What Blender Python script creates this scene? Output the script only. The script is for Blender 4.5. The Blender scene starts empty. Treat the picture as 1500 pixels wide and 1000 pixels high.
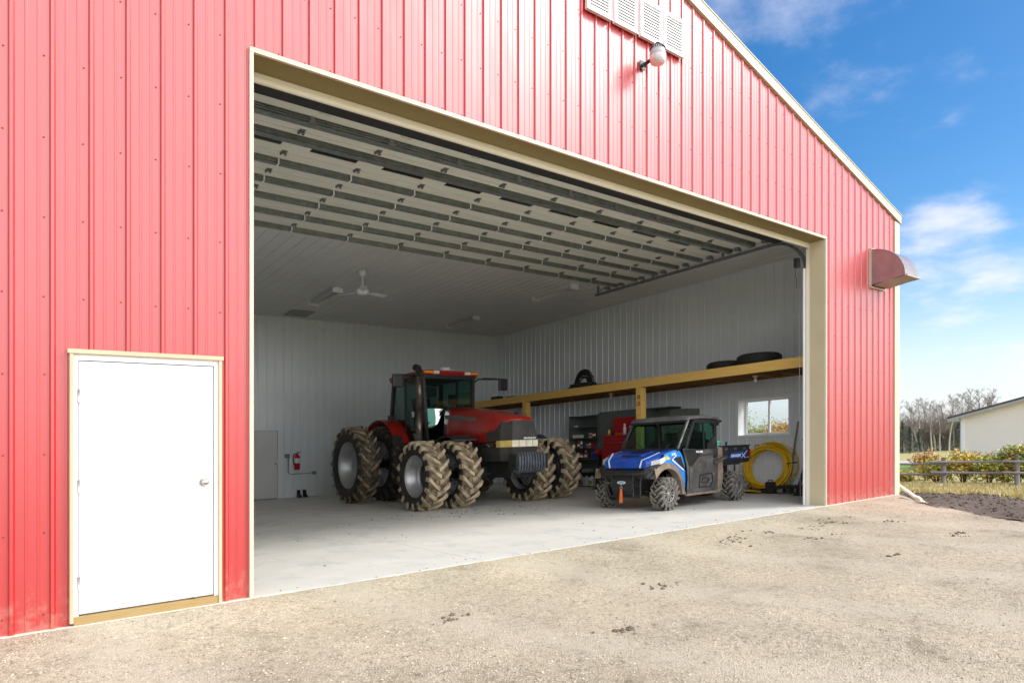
import bpy, math, random
import numpy as np
from mathutils import Vector, Matrix, noise as mnoise
R = math.radians
random.seed(7)
rng = np.random.default_rng(11)
scene = bpy.context.scene
COL = scene.collection

# ------------------------------------------------------------------ lie of the land
FALL = 0.0589           # the site falls away behind the front wall of the barn (Y > 0)
NOSHEAR = set()         # things that only move down with the ground, without following its slope

# ------------------------------------------------------------------ object helpers
def tag(o, label=None, cat=None, group=None, kind=None):
    if label: o['label'] = label
    if cat: o['category'] = cat
    if group: o['group'] = group
    if kind: o['kind'] = kind
    return o

def empty(name, loc=(0, 0, 0), rz=0.0, label=None, cat=None, group=None):
    o = bpy.data.objects.new(name, None)
    o.empty_display_size = 0.2
    COL.objects.link(o)
    o.location = loc
    o.rotation_euler = (0, 0, rz)
    return tag(o, label, cat, group)

def copy_tree(o, parent=None):
    c = o.copy()
    COL.objects.link(c)
    if parent is not None:
        c.parent = parent
    for ch in o.children:
        copy_tree(ch, c)
    return c

def V(*a):
    return Vector(a)

class MB:
    """collects shapes, then links them as ONE mesh object"""
    def __init__(self):
        self.v = []; self.f = []; self.m = []; self.s = []
        self.mi = 0; self.sm = False
        self.T = None
    def add(self, verts, faces, mi=None, smooth=None):
        b = len(self.v)
        if self.T is not None:
            verts = [self.T @ Vector(p) for p in verts]
        self.v.extend([tuple(p) for p in verts])
        mi = self.mi if mi is None else mi
        smooth = self.sm if smooth is None else smooth
        for f in faces:
            self.f.append(tuple(b + i for i in f)); self.m.append(mi); self.s.append(smooth)
        return self
    def box(self, x0, x1, y0, y1, z0, z1, mi=None):
        p = [(x0,y0,z0),(x1,y0,z0),(x1,y1,z0),(x0,y1,z0),(x0,y0,z1),(x1,y0,z1),(x1,y1,z1),(x0,y1,z1)]
        return self.add(p, [(0,3,2,1),(4,5,6,7),(0,1,5,4),(1,2,6,5),(2,3,7,6),(3,0,4,7)], mi, False)
    def bar(self, a, b, w, h, up=(0,0,1), mi=None):
        """rectangular bar from a to b, w sideways, h along 'up'"""
        a = Vector(a); b = Vector(b); d = (b - a).normalized(); u = Vector(up)
        s = d.cross(u)
        if s.length < 1e-5: s = d.cross(Vector((1, 0, 0)))
        s.normalize(); u = s.cross(d).normalized()
        p = []
        for q in (a, b):
            for (i, j) in ((-1,-1),(1,-1),(1,1),(-1,1)):
                p.append(q + s*(i*w/2) + u*(j*h/2))
        return self.add(p, [(3,2,1,0),(4,5,6,7),(0,1,5,4),(1,2,6,5),(2,3,7,6),(3,0,4,7)], mi, False)
    def tube(self, path, r, n=10, mi=None, closed=False, caps=True, smooth=True):
        P = [Vector(p) for p in path]; k = len(P)
        rr = r if isinstance(r, (list, tuple)) else [r]*k
        verts = []; faces = []
        prev = None
        for i, p in enumerate(P):
            if closed: t = P[(i+1) % k] - P[i-1]
            else: t = P[min(i+1, k-1)] - P[max(i-1, 0)]
            t.normalize()
            if prev is None:
                ref = Vector((0,0,1)) if abs(t.z) < .9 else Vector((1,0,0))
                a = t.cross(ref).normalized()
            else:
                a = (prev - t*prev.dot(t))
                if a.length < 1e-6: a = t.orthogonal()
                a.normalize()
            prev = a; b = t.cross(a)
            for j in range(n):
                an = 2*math.pi*j/n
                verts.append(p + (a*math.cos(an) + b*math.sin(an))*rr[i])
        segs = k if closed else k-1
        for i in range(segs):
            for j in range(n):
                i2 = (i+1) % k; j2 = (j+1) % n
                faces.append((i*n+j, i2*n+j, i2*n+j2, i*n+j2)[::-1])
        self.add(verts, faces, mi, smooth)
        if caps and not closed:
            b = len(self.v) - len(verts)
            self.f.append(tuple(b+j for j in range(n))); self.m.append(self.mi if mi is None else mi); self.s.append(False)
            self.f.append(tuple(b+(k-1)*n+j for j in range(n))[::-1]); self.m.append(self.mi if mi is None else mi); self.s.append(False)
        return self
    def cyl(self, a, b, r0, r1=None, n=16, mi=None, caps=True, smooth=True):
        return self.tube([a, b], [r0, r0 if r1 is None else r1], n, mi, caps=caps, smooth=smooth)
    def lathe(self, prof, c=(0,0,0), axis='Z', n=32, mi=None, smooth=True, closed=False, mis=None):
        """prof: (radius, height) pairs about an axis through c"""
        c = Vector(c); k = len(prof); verts = []
        for (r, h) in prof:
            for j in range(n):
                a = 2*math.pi*j/n; ca, sa = math.cos(a)*r, math.sin(a)*r
                if axis == 'Z': q = (ca, sa, h)
                elif axis == 'X': q = (h, ca, sa)
                else: q = (sa, h, ca)
                verts.append(c + Vector(q))
        seg = k if closed else k-1
        for i in range(seg):
            fs = []
            for j in range(n):
                i2 = (i+1) % k; j2 = (j+1) % n
                fs.append((i*n+j, i*n+j2, i2*n+j2, i2*n+j))
            b0 = len(self.v)
            if i == 0:
                self.add(verts, [], mi); base = b0
            mm = (mis[i] if mis else (self.mi if mi is None else mi))
            for f in fs:
                self.f.append(tuple(base+q for q in f)); self.m.append(mm); self.s.append(smooth)
        return self
    def prism(self, poly, axis, a, b, mi=None, smooth=False, caps=True):
        """poly in the plane normal to axis, extruded from a to b"""
        def pt(p, h):
            if axis == 'X': return (h, p[0], p[1])
            if axis == 'Y': return (p[0], h, p[1])
            return (p[0], p[1], h)
        n = len(poly)
        v = [pt(p, a) for p in poly] + [pt(p, b) for p in poly]
        f = [(i, (i+1) % n, n+(i+1) % n, n+i) for i in range(n)]
        if caps: f += [tuple(range(n))[::-1], tuple(range(n, 2*n))]
        return self.add(v, f, mi, smooth)
    def loft(self, secs, mi=None, smooth=True, closed=True, caps=True):
        n = len(secs[0]); v = [p for s in secs for p in s]; f = []
        for i in range(len(secs)-1):
            for j in range(n if closed else n-1):
                j2 = (j+1) % n
                f.append((i*n+j, i*n+j2, (i+1)*n+j2, (i+1)*n+j))
        if caps and closed:
            f.append(tuple(range(n))[::-1]); f.append(tuple((len(secs)-1)*n+j for j in range(n)))
        return self.add(v, f, mi, smooth)
    def poly(self, pts, mi=None):
        return self.add(pts, [tuple(range(len(pts)))], mi, False)
    def ico(self, c, r, mi=None, jit=0.0, sc=(1,1,1)):
        t = (1+5**.5)/2
        p = [(-1,t,0),(1,t,0),(-1,-t,0),(1,-t,0),(0,-1,t),(0,1,t),(0,-1,-t),(0,1,-t),(t,0,-1),(t,0,1),(-t,0,-1),(-t,0,1)]
        f = [(0,11,5),(0,5,1),(0,1,7),(0,7,10),(0,10,11),(1,5,9),(5,11,4),(11,10,2),(10,7,6),(7,1,8),(3,9,4),(3,4,2),(3,2,6),(3,6,8),(3,8,9),(4,9,5),(2,4,11),(6,2,10),(8,6,7),(9,8,1)]
        c = Vector(c); v = []
        for q in p:
            q = Vector(q).normalized()*r*(1+random.uniform(-jit, jit))
            v.append(c + Vector((q.x*sc[0], q.y*sc[1], q.z*sc[2])))
        return self.add(v, f, mi)
    def ball(self, c, r, n=14, k=8, mi=None, sc=(1,1,1)):
        c = Vector(c); secs = []
        for i in range(k+1):
            a = math.pi*i/k
            secs.append([c + Vector((r*sc[0]*math.sin(a)*math.cos(2*math.pi*j/n), r*sc[1]*math.sin(a)*math.sin(2*math.pi*j/n), r*sc[2]*math.cos(a))) for j in range(n)][::-1])
        return self.loft(secs, mi, True, True, False)
    def text(self, s, size, M, ext=0.001, mi=None, bold=0.0, shear=0.0, sx=1.0):
        cu = bpy.data.curves.new('lettering', 'FONT')
        cu.body = s; cu.size = size; cu.extrude = ext; cu.offset = bold; cu.shear = shear
        cu.align_x = 'CENTER'; cu.align_y = 'CENTER'; cu.resolution_u = 3
        ob = bpy.data.objects.new('lettering', cu); COL.objects.link(ob)
        dg = bpy.context.evaluated_depsgraph_get(); dg.update()
        me = bpy.data.meshes.new_from_object(ob.evaluated_get(dg))
        vs = [M @ Vector((v.co.x*sx, v.co.y, v.co.z)) for v in me.vertices]
        fs = [tuple(p.vertices) for p in me.polygons]
        self.add(vs, fs, mi, False)
        bpy.data.meshes.remove(me); bpy.data.objects.remove(ob); bpy.data.curves.remove(cu)
        return self
    def build(self, name, mats, parent=None, bevel=0.0, label=None, cat=None, group=None, kind=None, seg=2):
        me = bpy.data.meshes.new(name)
        me.from_pydata(self.v, [], self.f)
        mats = mats if isinstance(mats, (list, tuple)) else [mats]
        for m in mats: me.materials.append(m)
        me.polygons.foreach_set('material_index', self.m)
        me.polygons.foreach_set('use_smooth', self.s)
        me.update()
        o = bpy.data.objects.new(name, me)
        COL.objects.link(o)
        if parent is not None: o.parent = parent
        if bevel > 0:
            b = o.modifiers.new('bevel', 'BEVEL'); b.width = bevel; b.segments = seg
            b.limit_method = 'ANGLE'; b.angle_limit = R(35)
        return tag(o, label, cat, group, kind)

def np_mesh(name, verts, faces, mats, parent=None, mi=None, smooth=False, **kw):
    me = bpy.data.meshes.new(name)
    verts = np.asarray(verts, np.float32); faces = np.asarray(faces, np.int32)
    n, k = faces.shape
    me.vertices.add(len(verts)); me.vertices.foreach_set('co', verts.ravel())
    me.loops.add(n*k); me.loops.foreach_set('vertex_index', faces.ravel())
    me.polygons.add(n); me.polygons.foreach_set('loop_start', np.arange(0, n*k, k, dtype=np.int32))
    for m in (mats if isinstance(mats, (list, tuple)) else [mats]): me.materials.append(m)
    if mi is not None: me.polygons.foreach_set('material_index', np.asarray(mi, np.int32))
    me.polygons.foreach_set('use_smooth', np.full(n, smooth))
    me.update(calc_edges=True); me.validate()
    o = bpy.data.objects.new(name, me); COL.objects.link(o)
    if parent is not None: o.parent = parent
    return tag(o, **kw)

# ------------------------------------------------------------------ materials
MATS = {}
def mat(name, color, rough=0.5, metal=0.0, color2=None, nscale=6.0, nstretch=(1,1,1), lo=0.35, hi=0.65,
        bump=0.0, bscale=40.0, spec=0.5, coat=0.0, crough=0.1, cior=1.5, rvar=0.0, dust=None, dscale=3.0, dlo=.45, dhi=.75, emit=None, trans=0.0, ior=1.45, alpha=None):
    m = bpy.data.materials.new(name); m.use_nodes = True
    nt = m.node_tree; N = nt.nodes; L = nt.links
    b = N['Principled BSDF']
    b.inputs['Base Color'].default_value = (*color, 1)
    b.inputs['Roughness'].default_value = rough
    b.inputs['Metallic'].default_value = metal
    b.inputs['Specular IOR Level'].default_value = spec
    b.inputs['IOR'].default_value = ior
    if coat:
        b.inputs['Coat IOR'].default_value = cior; b.inputs['Coat Weight'].default_value = coat; b.inputs['Coat Roughness'].default_value = crough
    if trans: b.inputs['Transmission Weight'].default_value = trans
    tc = N.new('ShaderNodeTexCoord'); mp = N.new('ShaderNodeMapping')
    L.new(tc.outputs['Object'], mp.inputs['Vector']); mp.inputs['Scale'].default_value = nstretch
    cur = None
    if color2 is not None:
        n = N.new('ShaderNodeTexNoise'); n.inputs['Scale'].default_value = nscale; n.inputs['Detail'].default_value = 6; n.inputs['Roughness'].default_value = .62
        L.new(mp.outputs[0], n.inputs['Vector'])
        r = N.new('ShaderNodeMapRange'); r.inputs['From Min'].default_value = lo; r.inputs['From Max'].default_value = hi
        L.new(n.outputs['Fac'], r.inputs['Value'])
        mx = N.new('ShaderNodeMix'); mx.data_type = 'RGBA'
        mx.inputs[6].default_value = (*color, 1); mx.inputs[7].default_value = (*color2, 1)
        L.new(r.outputs[0], mx.inputs[0]); cur = mx.outputs[2]
        if rvar:
            rr = N.new('ShaderNodeMapRange'); rr.inputs['To Min'].default_value = rough - rvar; rr.inputs['To Max'].default_value = rough + rvar
            L.new(n.outputs['Fac'], rr.inputs['Value']); rr.inputs['From Min'].default_value = .3; rr.inputs['From Max'].default_value = .7
            L.new(rr.outputs[0], b.inputs['Roughness'])
    if dust is not None:
        n2 = N.new('ShaderNodeTexNoise'); n2.inputs['Scale'].default_value = dscale; n2.inputs['Detail'].default_value = 8; n2.inputs['Roughness'].default_value = .7
        L.new(tc.outputs['Object'], n2.inputs['Vector'])
        r2 = N.new('ShaderNodeMapRange'); r2.inputs['From Min'].default_value = dlo; r2.inputs['From Max'].default_value = dhi
        L.new(n2.outputs['Fac'], r2.inputs['Value'])
        m2 = N.new('ShaderNodeMix'); m2.data_type = 'RGBA'
        if cur is not None: L.new(cur, m2.inputs[6])
        else: m2.inputs[6].default_value = (*color, 1)
        m2.inputs[7].default_value = (*dust, 1)
        L.new(r2.outputs[0], m2.inputs[0]); cur = m2.outputs[2]
    if cur is not None: L.new(cur, b.inputs['Base Color'])
    if bump:
        n3 = N.new('ShaderNodeTexNoise'); n3.inputs['Scale'].default_value = bscale; n3.inputs['Detail'].default_value = 5
        L.new(tc.outputs['Object'], n3.inputs['Vector'])
        bp = N.new('ShaderNodeBump'); bp.inputs['Strength'].default_value = min(1, bump); bp.inputs['Distance'].default_value = .01
        L.new(n3.outputs['Fac'], bp.inputs['Height']); L.new(bp.outputs[0], b.inputs['Normal'])
    if emit:
        b.inputs['Emission Color'].default_value = (*emit[0], 1); b.inputs['Emission Strength'].default_value = emit[1]
    MATS[name] = m
    return m

def glass(name, tint=(0.8, 0.95, 0.9), amount=0.75, rough=0.02, base=.06):
    """thin pane: partly see-through, partly a mirror at grazing angles"""
    m = bpy.data.materials.new(name); m.use_nodes = True
    nt = m.node_tree; N = nt.nodes; L = nt.links
    out = N['Material Output']; N.remove(N['Principled BSDF'])
    tr = N.new('ShaderNodeBsdfTransparent'); tr.inputs['Color'].default_value = (*[c*amount for c in tint], 1)
    gl = N.new('ShaderNodeBsdfGlossy'); gl.inputs['Roughness'].default_value = rough
    ge = N.new('ShaderNodeNewGeometry'); dt = N.new('ShaderNodeVectorMath'); dt.operation = 'DOT_PRODUCT'
    L.new(ge.outputs['Normal'], dt.inputs[0]); L.new(ge.outputs['Incoming'], dt.inputs[1])
    def mth(op, a, b):
        n = N.new('ShaderNodeMath'); n.operation = op
        for i, q in enumerate((a, b)):
            if isinstance(q, (int, float)): n.inputs[i].default_value = q
            else: L.new(q, n.inputs[i])
        return n.outputs[0]
    ab = mth('ABSOLUTE', dt.outputs['Value'], 0)
    fr = mth('ADD', mth('MULTIPLY', mth('POWER', mth('SUBTRACT', 1.0, ab), 5.0), .92 - base), base)
    mx = N.new('ShaderNodeMixShader')
    L.new(fr, mx.inputs[0]); L.new(tr.outputs[0], mx.inputs[1]); L.new(gl.outputs[0], mx.inputs[2])
    L.new(mx.outputs[0], out.inputs['Surface'])
    return m

M_RED = mat('red_siding', (0.45, 0.006, 0.007), rough=0.42, color2=(0.41, 0.007, 0.009), nscale=1.2, nstretch=(3,3,.4), spec=.4, coat=1.0, crough=.36, cior=1.92, dust=(0.50,0.28,0.22), dscale=26, dlo=.68, dhi=.9)
# slightly wavy sheets, with mud splashed up from the yard along the bottom
def _splash(m):
    nt = m.node_tree; N = nt.nodes; L = nt.links; b = N['Principled BSDF']
    tc = N.new('ShaderNodeTexCoord'); sp = N.new('ShaderNodeSeparateXYZ'); L.new(tc.outputs['Object'], sp.inputs[0])
    n = N.new('ShaderNodeTexNoise'); n.inputs['Scale'].default_value = 9; n.inputs['Detail'].default_value = 9; n.inputs['Roughness'].default_value = .75; L.new(tc.outputs['Object'], n.inputs['Vector'])
    r = N.new('ShaderNodeMapRange'); r.inputs['From Min'].default_value = .9; r.inputs['From Max'].default_value = 0; r.inputs['To Min'].default_value = -.30; r.inputs['To Max'].default_value = .16; L.new(sp.outputs[2], r.inputs['Value'])
    a = N.new('ShaderNodeMath'); a.operation = 'ADD'; L.new(n.outputs['Fac'], a.inputs[0]); L.new(r.outputs[0], a.inputs[1])
    f = N.new('ShaderNodeMapRange'); f.inputs['From Min'].default_value = .56; f.inputs['From Max'].default_value = .80; f.inputs['To Max'].default_value = .55; L.new(a.outputs[0], f.inputs['Value'])
    mx = N.new('ShaderNodeMix'); mx.data_type = 'RGBA'; src = b.inputs['Base Color'].links[0].from_socket
    L.new(f.outputs[0], mx.inputs[0]); L.new(src, mx.inputs[6]); mx.inputs[7].default_value = (.46,.30,.21,1); L.new(mx.outputs[2], b.inputs['Base Color'])
    mp = N.new('ShaderNodeMapping'); mp.inputs['Scale'].default_value = (1.6,1.6,.55); L.new(tc.outputs['Object'], mp.inputs[0])
    w = N.new('ShaderNodeTexNoise'); w.inputs['Scale'].default_value = 1.0; w.inputs['Detail'].default_value = 2; L.new(mp.outputs[0], w.inputs['Vector'])
    bp = N.new('ShaderNodeBump'); bp.inputs['Strength'].default_value = .5; bp.inputs['Distance'].default_value = .03; L.new(w.outputs['Fac'], bp.inputs['Height']); L.new(bp.outputs[0], b.inputs['Normal']); L.new(bp.outputs[0], b.inputs['Coat Normal'])
_splash(M_RED)
M_REDDARK = mat('screw_head', (0.20, 0.03, 0.03), rough=.5)
M_TAN = mat('tan_trim', (0.54, 0.455, 0.30), rough=.4, color2=(0.50,0.42,0.28), nscale=2)
M_CREAM = mat('cream_trim', (0.60, 0.545, 0.42), rough=.45, color2=(0.55,0.50,0.38), nscale=2)
M_WHITE = mat('white_paint', (0.83, 0.83, 0.85), rough=.4, color2=(0.79,0.79,0.81), nscale=1.5)
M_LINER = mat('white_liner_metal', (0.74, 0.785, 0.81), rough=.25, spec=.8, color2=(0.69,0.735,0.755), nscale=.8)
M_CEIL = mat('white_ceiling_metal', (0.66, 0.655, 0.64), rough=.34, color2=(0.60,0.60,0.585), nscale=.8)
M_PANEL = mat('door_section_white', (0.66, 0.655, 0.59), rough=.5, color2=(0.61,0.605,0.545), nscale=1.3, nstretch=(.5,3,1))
M_GALV = mat('galvanised_steel', (0.31, 0.34, 0.335), rough=.36, metal=.65, color2=(0.22,0.25,0.25), nscale=9, rvar=.08)
M_STEEL = mat('dull_steel', (0.30, 0.31, 0.32), rough=.45, metal=.8, color2=(0.22,0.23,0.24), nscale=12)
M_BLACK = mat('black_plastic', (0.018, 0.018, 0.020), rough=.42, color2=(0.028,0.028,0.03), nscale=7, dust=(0.16,0.14,0.12), dscale=9, dlo=.62, dhi=1.0)
M_BLACKM = mat('black_metal', (0.015, 0.015, 0.016), rough=.38, color2=(0.03,0.03,0.03), nscale=10)
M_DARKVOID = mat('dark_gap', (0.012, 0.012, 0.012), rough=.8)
M_WOOD = mat('yellow_pine', (0.86, 0.56, 0.16), rough=.6, color2=(0.70,0.43,0.11), nscale=3.2, nstretch=(14,.6,14), lo=.3, hi=.75, dust=(0.30,0.15,0.05), dscale=2.2, dlo=.68, dhi=.8)
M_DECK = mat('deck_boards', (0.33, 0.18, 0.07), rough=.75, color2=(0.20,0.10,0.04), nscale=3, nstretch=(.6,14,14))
M_CHROME = mat('satin_nickel', (0.62, 0.58, 0.52), rough=.22, metal=1.0)
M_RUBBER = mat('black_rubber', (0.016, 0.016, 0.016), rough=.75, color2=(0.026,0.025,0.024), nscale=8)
# ================================================================== SETTING: ground, yard, slab
def edge_x(y):           # right-hand brow of the gravel pad
    pts = [(-30,-6.0),(-14,3.0),(-6,9.6),(-2.7,11.1),(-1.6,11.7),(-.35,12.6),(0.1,13.25),(1,13.3),(30,13.3)]
    for (a, xa), (b, xb) in zip(pts, pts[1:]):
        if y <= b: return xa + (xb-xa)*(y-a)/(b-a)
    return pts[-1][1]
def sstep(a, b, x):
    t = max(0., min(1., (x-a)/(b-a))); return t*t*(3-2*t)
def land(x, y):
    d = x - edge_x(y)
    h = -.30*sstep(-.1, 1.5, d) - .37*sstep(1.5, 13, d)
    if y > 14: h -= .3*sstep(14, 30, y)
    return h
def nz(x, y, s, seed=0):
    return mnoise.noise(Vector((x*s+seed, y*s-seed*1.7, seed*.37)))

# the ground: one sheet to the horizon
def axis_vals(fine0, fine1, step, far0, far1):
    v = list(np.arange(fine0, fine1+1e-6, step))
    s = step; x = fine1
    while x < far1: s *= 1.35; x += s; v.append(x)
    s = step; x = fine0
    while x > far0: s *= 1.35; x -= s; v.insert(0, x)
    return v
gx = axis_vals(-12, 52, .8, -1500, 2500); gy = axis_vals(-16, 32, .8, -1500, 2500)
if 0.0 not in gy: gy = sorted(gy + [0.0])
gv = []; gf = []
for y in gy:
    for x in gx:
        gv.append((x, y, land(x, y) - .075 - .22*(1-sstep(18.6, 20.5, x))))
nx = len(gx)
for j in range(len(gy)-1):
    for i in range(nx-1):
        a = j*nx+i; gf.append((a, a+1, a+nx+1, a+nx))
M_GROUND = mat('dry_autumn_grass', (0.46,0.38,0.15), rough=.9, color2=(0.34,0.32,0.11), nscale=.35, dust=(0.56,0.46,0.22), dscale=1.4, bump=.6, bscale=30)
np_mesh('ground', gv, gf, M_GROUND, kind='structure', smooth=True)

def sheet(name, xs, ys, zoff, material, inside=None, zfun=land, amp=0.0, nsc=1.0, **kw):
    v = []; f = []; nx = len(xs); keep = []
    for y in ys:
        for x in xs:
            v.append((x, y, zfun(x, y) + zoff + (amp*nz(x, y, nsc, 3) if amp else 0)))
    for j in range(len(ys)-1):
        for i in range(nx-1):
            a = j*nx+i
            cx = (xs[i]+xs[i+1])/2; cy = (ys[j]+ys[j+1])/2
            if inside is None or inside(cx, cy): f.append((a, a+1, a+nx+1, a+nx))
    return np_mesh(name, v, f, material, kind='structure', smooth=True, **kw)

# gravel yard in front of the barn
def gravel_mat():
    m = bpy.data.materials.new('gravel'); m.use_nodes = True
    nt = m.node_tree; N = nt.nodes; L = nt.links; b = N['Principled BSDF']
    tc = N.new('ShaderNodeTexCoord')
    def noise(s, d=5, r=.6):
        n = N.new('ShaderNodeTexNoise'); n.inputs['Scale'].default_value = s; n.inputs['Detail'].default_value = d; n.inputs['Roughness'].default_value = r
        L.new(tc.outputs['Object'], n.inputs['Vector']); return n
    vo = N.new('ShaderNodeTexVoronoi'); vo.inputs['Scale'].default_value = 85; L.new(tc.outputs['Object'], vo.inputs['Vector'])
    vo2 = N.new('ShaderNodeTexVoronoi'); vo2.inputs['Scale'].default_value = 210; L.new(tc.outputs['Object'], vo2.inputs['Vector'])
    def ramp(src, stops):
        r = N.new('ShaderNodeValToRGB'); e = r.color_ramp.elements
        e[0].position, e[0].color = stops[0][0], (*stops[0][1], 1); e[1].position, e[1].color = stops[-1][0], (*stops[-1][1], 1)
        for p, c in stops[1:-1]:
            q = e.new(p); q.color = (*c, 1)
        L.new(src, r.inputs[0]); return r
    sep = N.new('ShaderNodeSeparateColor'); L.new(vo.outputs['Color'], sep.inputs[0])
    sep2 = N.new('ShaderNodeSeparateColor'); L.new(vo2.outputs['Color'], sep2.inputs[0])
    r1 = ramp(sep.outputs[0], [(0,(0.27,0.23,0.165)),(.3,(0.44,0.385,0.29)),(.75,(0.52,0.46,0.355)),(1,(0.64,0.585,0.475))])
    r2 = ramp(sep2.outputs[0], [(0,(0.33,0.285,0.205)),(.5,(0.475,0.42,0.315)),(1,(0.57,0.51,0.395))])
    big = noise(.55, 6, .65); mid = noise(3.2, 6, .7)
    mx = N.new('ShaderNodeMix'); mx.data_type = 'RGBA'
    mr = N.new('ShaderNodeMapRange'); mr.inputs['From Min'].default_value = .40; mr.inputs['From Max'].default_value = .60
    L.new(mid.outputs['Fac'], mr.inputs['Value']); L.new(mr.outputs[0], mx.inputs[0])
    L.new(r1.outputs[0], mx.inputs[6]); L.new(r2.outputs[0], mx.inputs[7])
    # two faint wheel tracks curving out of the doorway
    sx_ = N.new('ShaderNodeSeparateXYZ'); L.new(tc.outputs['Object'], sx_.inputs[0])
    def mm(op, a, b):
        n = N.new('ShaderNodeMath'); n.operation = op
        for i, q in enumerate((a, b)):
            if isinstance(q, (int, float)): n.inputs[i].default_value = q
            else: L.new(q, n.inputs[i])
        return n.outputs[0]
    lane = mm('ADD', mm('ADD', sx_.outputs[0], mm('MULTIPLY', mm('MULTIPLY', sx_.outputs[1], sx_.outputs[1]), -.10)), mm('MULTIPLY', big.outputs['Fac'], 1.2))
    tr_ = mm('PINGPONG', mm('ADD', lane, -.4), 1.05)
    trk = N.new('ShaderNodeMapRange'); trk.interpolation_type = 'SMOOTHSTEP'; trk.inputs['From Min'].default_value = .62; trk.inputs['From Max'].default_value = .95; L.new(tr_, trk.inputs['Value'])
    spk = noise(19, 7, .82); spr = ramp(spk.outputs['Fac'], [(.34,(0.38,0.36,0.33)),(.45,(.90,.90,.89)),(.57,(1.02,1.02,1.02)),(.68,(1.30,1.30,1.28))])
    mf = mm('MULTIPLY', trk.outputs[0], mm('SUBTRACT', mid.outputs['Fac'], .15))
    tint = ramp(big.outputs['Fac'], [(.30,(0.74,0.73,0.70)),(.48,(1,1,1)),(.68,(1.16,1.14,1.10))])
    m2 = N.new('ShaderNodeMix'); m2.data_type = 'RGBA'; m2.blend_type = 'MULTIPLY'; m2.inputs[0].default_value = 1
    L.new(mx.outputs[2], m2.inputs[6]); L.new(tint.outputs[0], m2.inputs[7])
    pat = noise(1.1, 9, .78); pr_ = ramp(pat.outputs['Fac'], [(.33,(0.66,0.64,0.60)),(.44,(.97,.97,.96)),(.60,(1.0,1.0,1.0)),(.72,(1.12,1.12,1.11))])
    m5 = N.new('ShaderNodeMix'); m5.data_type = 'RGBA'; m5.blend_type = 'MULTIPLY'; m5.inputs[0].default_value = .85
    L.new(m2.outputs[2], m5.inputs[6]); L.new(pr_.outputs[0], m5.inputs[7]); m2 = m5
    m4 = N.new('ShaderNodeMix'); m4.data_type = 'RGBA'; m4.blend_type = 'MULTIPLY'; m4.inputs[0].default_value = 1.0
    L.new(m2.outputs[2], m4.inputs[6]); L.new(spr.outputs[0], m4.inputs[7]); m2 = m4
    m3 = N.new('ShaderNodeMix'); m3.data_type = 'RGBA'; m3.inputs[7].default_value = (.55,.50,.40,1)
    L.new(mf, m3.inputs[0]); L.new(m2.outputs[2], m3.inputs[6])
    L.new(m3.outputs[2], b.inputs['Base Color'])
    b.inputs['Roughness'].default_value = .92; b.inputs['Specular IOR Level'].default_value = .25
    fine = noise(95, 4, .7)
    ad = N.new('ShaderNodeMath'); ad.operation = 'ADD'; L.new(vo.outputs['Distance'], ad.inputs[0])
    sc = N.new('ShaderNodeMath'); sc.operation = 'MULTIPLY'; sc.inputs[1].default_value = .6; L.new(fine.outputs['Fac'], sc.inputs[0]); L.new(sc.outputs[0], ad.inputs[1])
    bp = N.new('ShaderNodeBump'); bp.inputs['Strength'].default_value = .7; bp.inputs['Distance'].default_value = .012
    L.new(ad.outputs[0], bp.inputs['Height']); L.new(bp.outputs[0], b.inputs['Normal'])
    return m
M_GRAVEL = gravel_mat()
def gravel_z(x, y):
    k = 1 - sstep(-.8, -.12, y)
    return land(x, y) - .030*k - .004 + k*(.020*nz(x, y, .55, 5) + .012*nz(x, y, 2.1, 8)) + .004*nz(x, y, 7., 2)
xs = np.concatenate([np.arange(-14, -3.5, .5), np.arange(-3.5, 13.9, .075)]); ys = np.concatenate([np.arange(-30, -7, .6), np.arange(-7, -.001, .07), [0.0, .12, .3]])
sheet('gravel_yard', list(xs), list(ys), 0.0, M_GRAVEL, lambda x, y: x < edge_x(y) + .75 + .35*nz(x, y, .8, 4) and not (y > 0 and -2.9 < x < 12.9), gravel_z)

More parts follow.
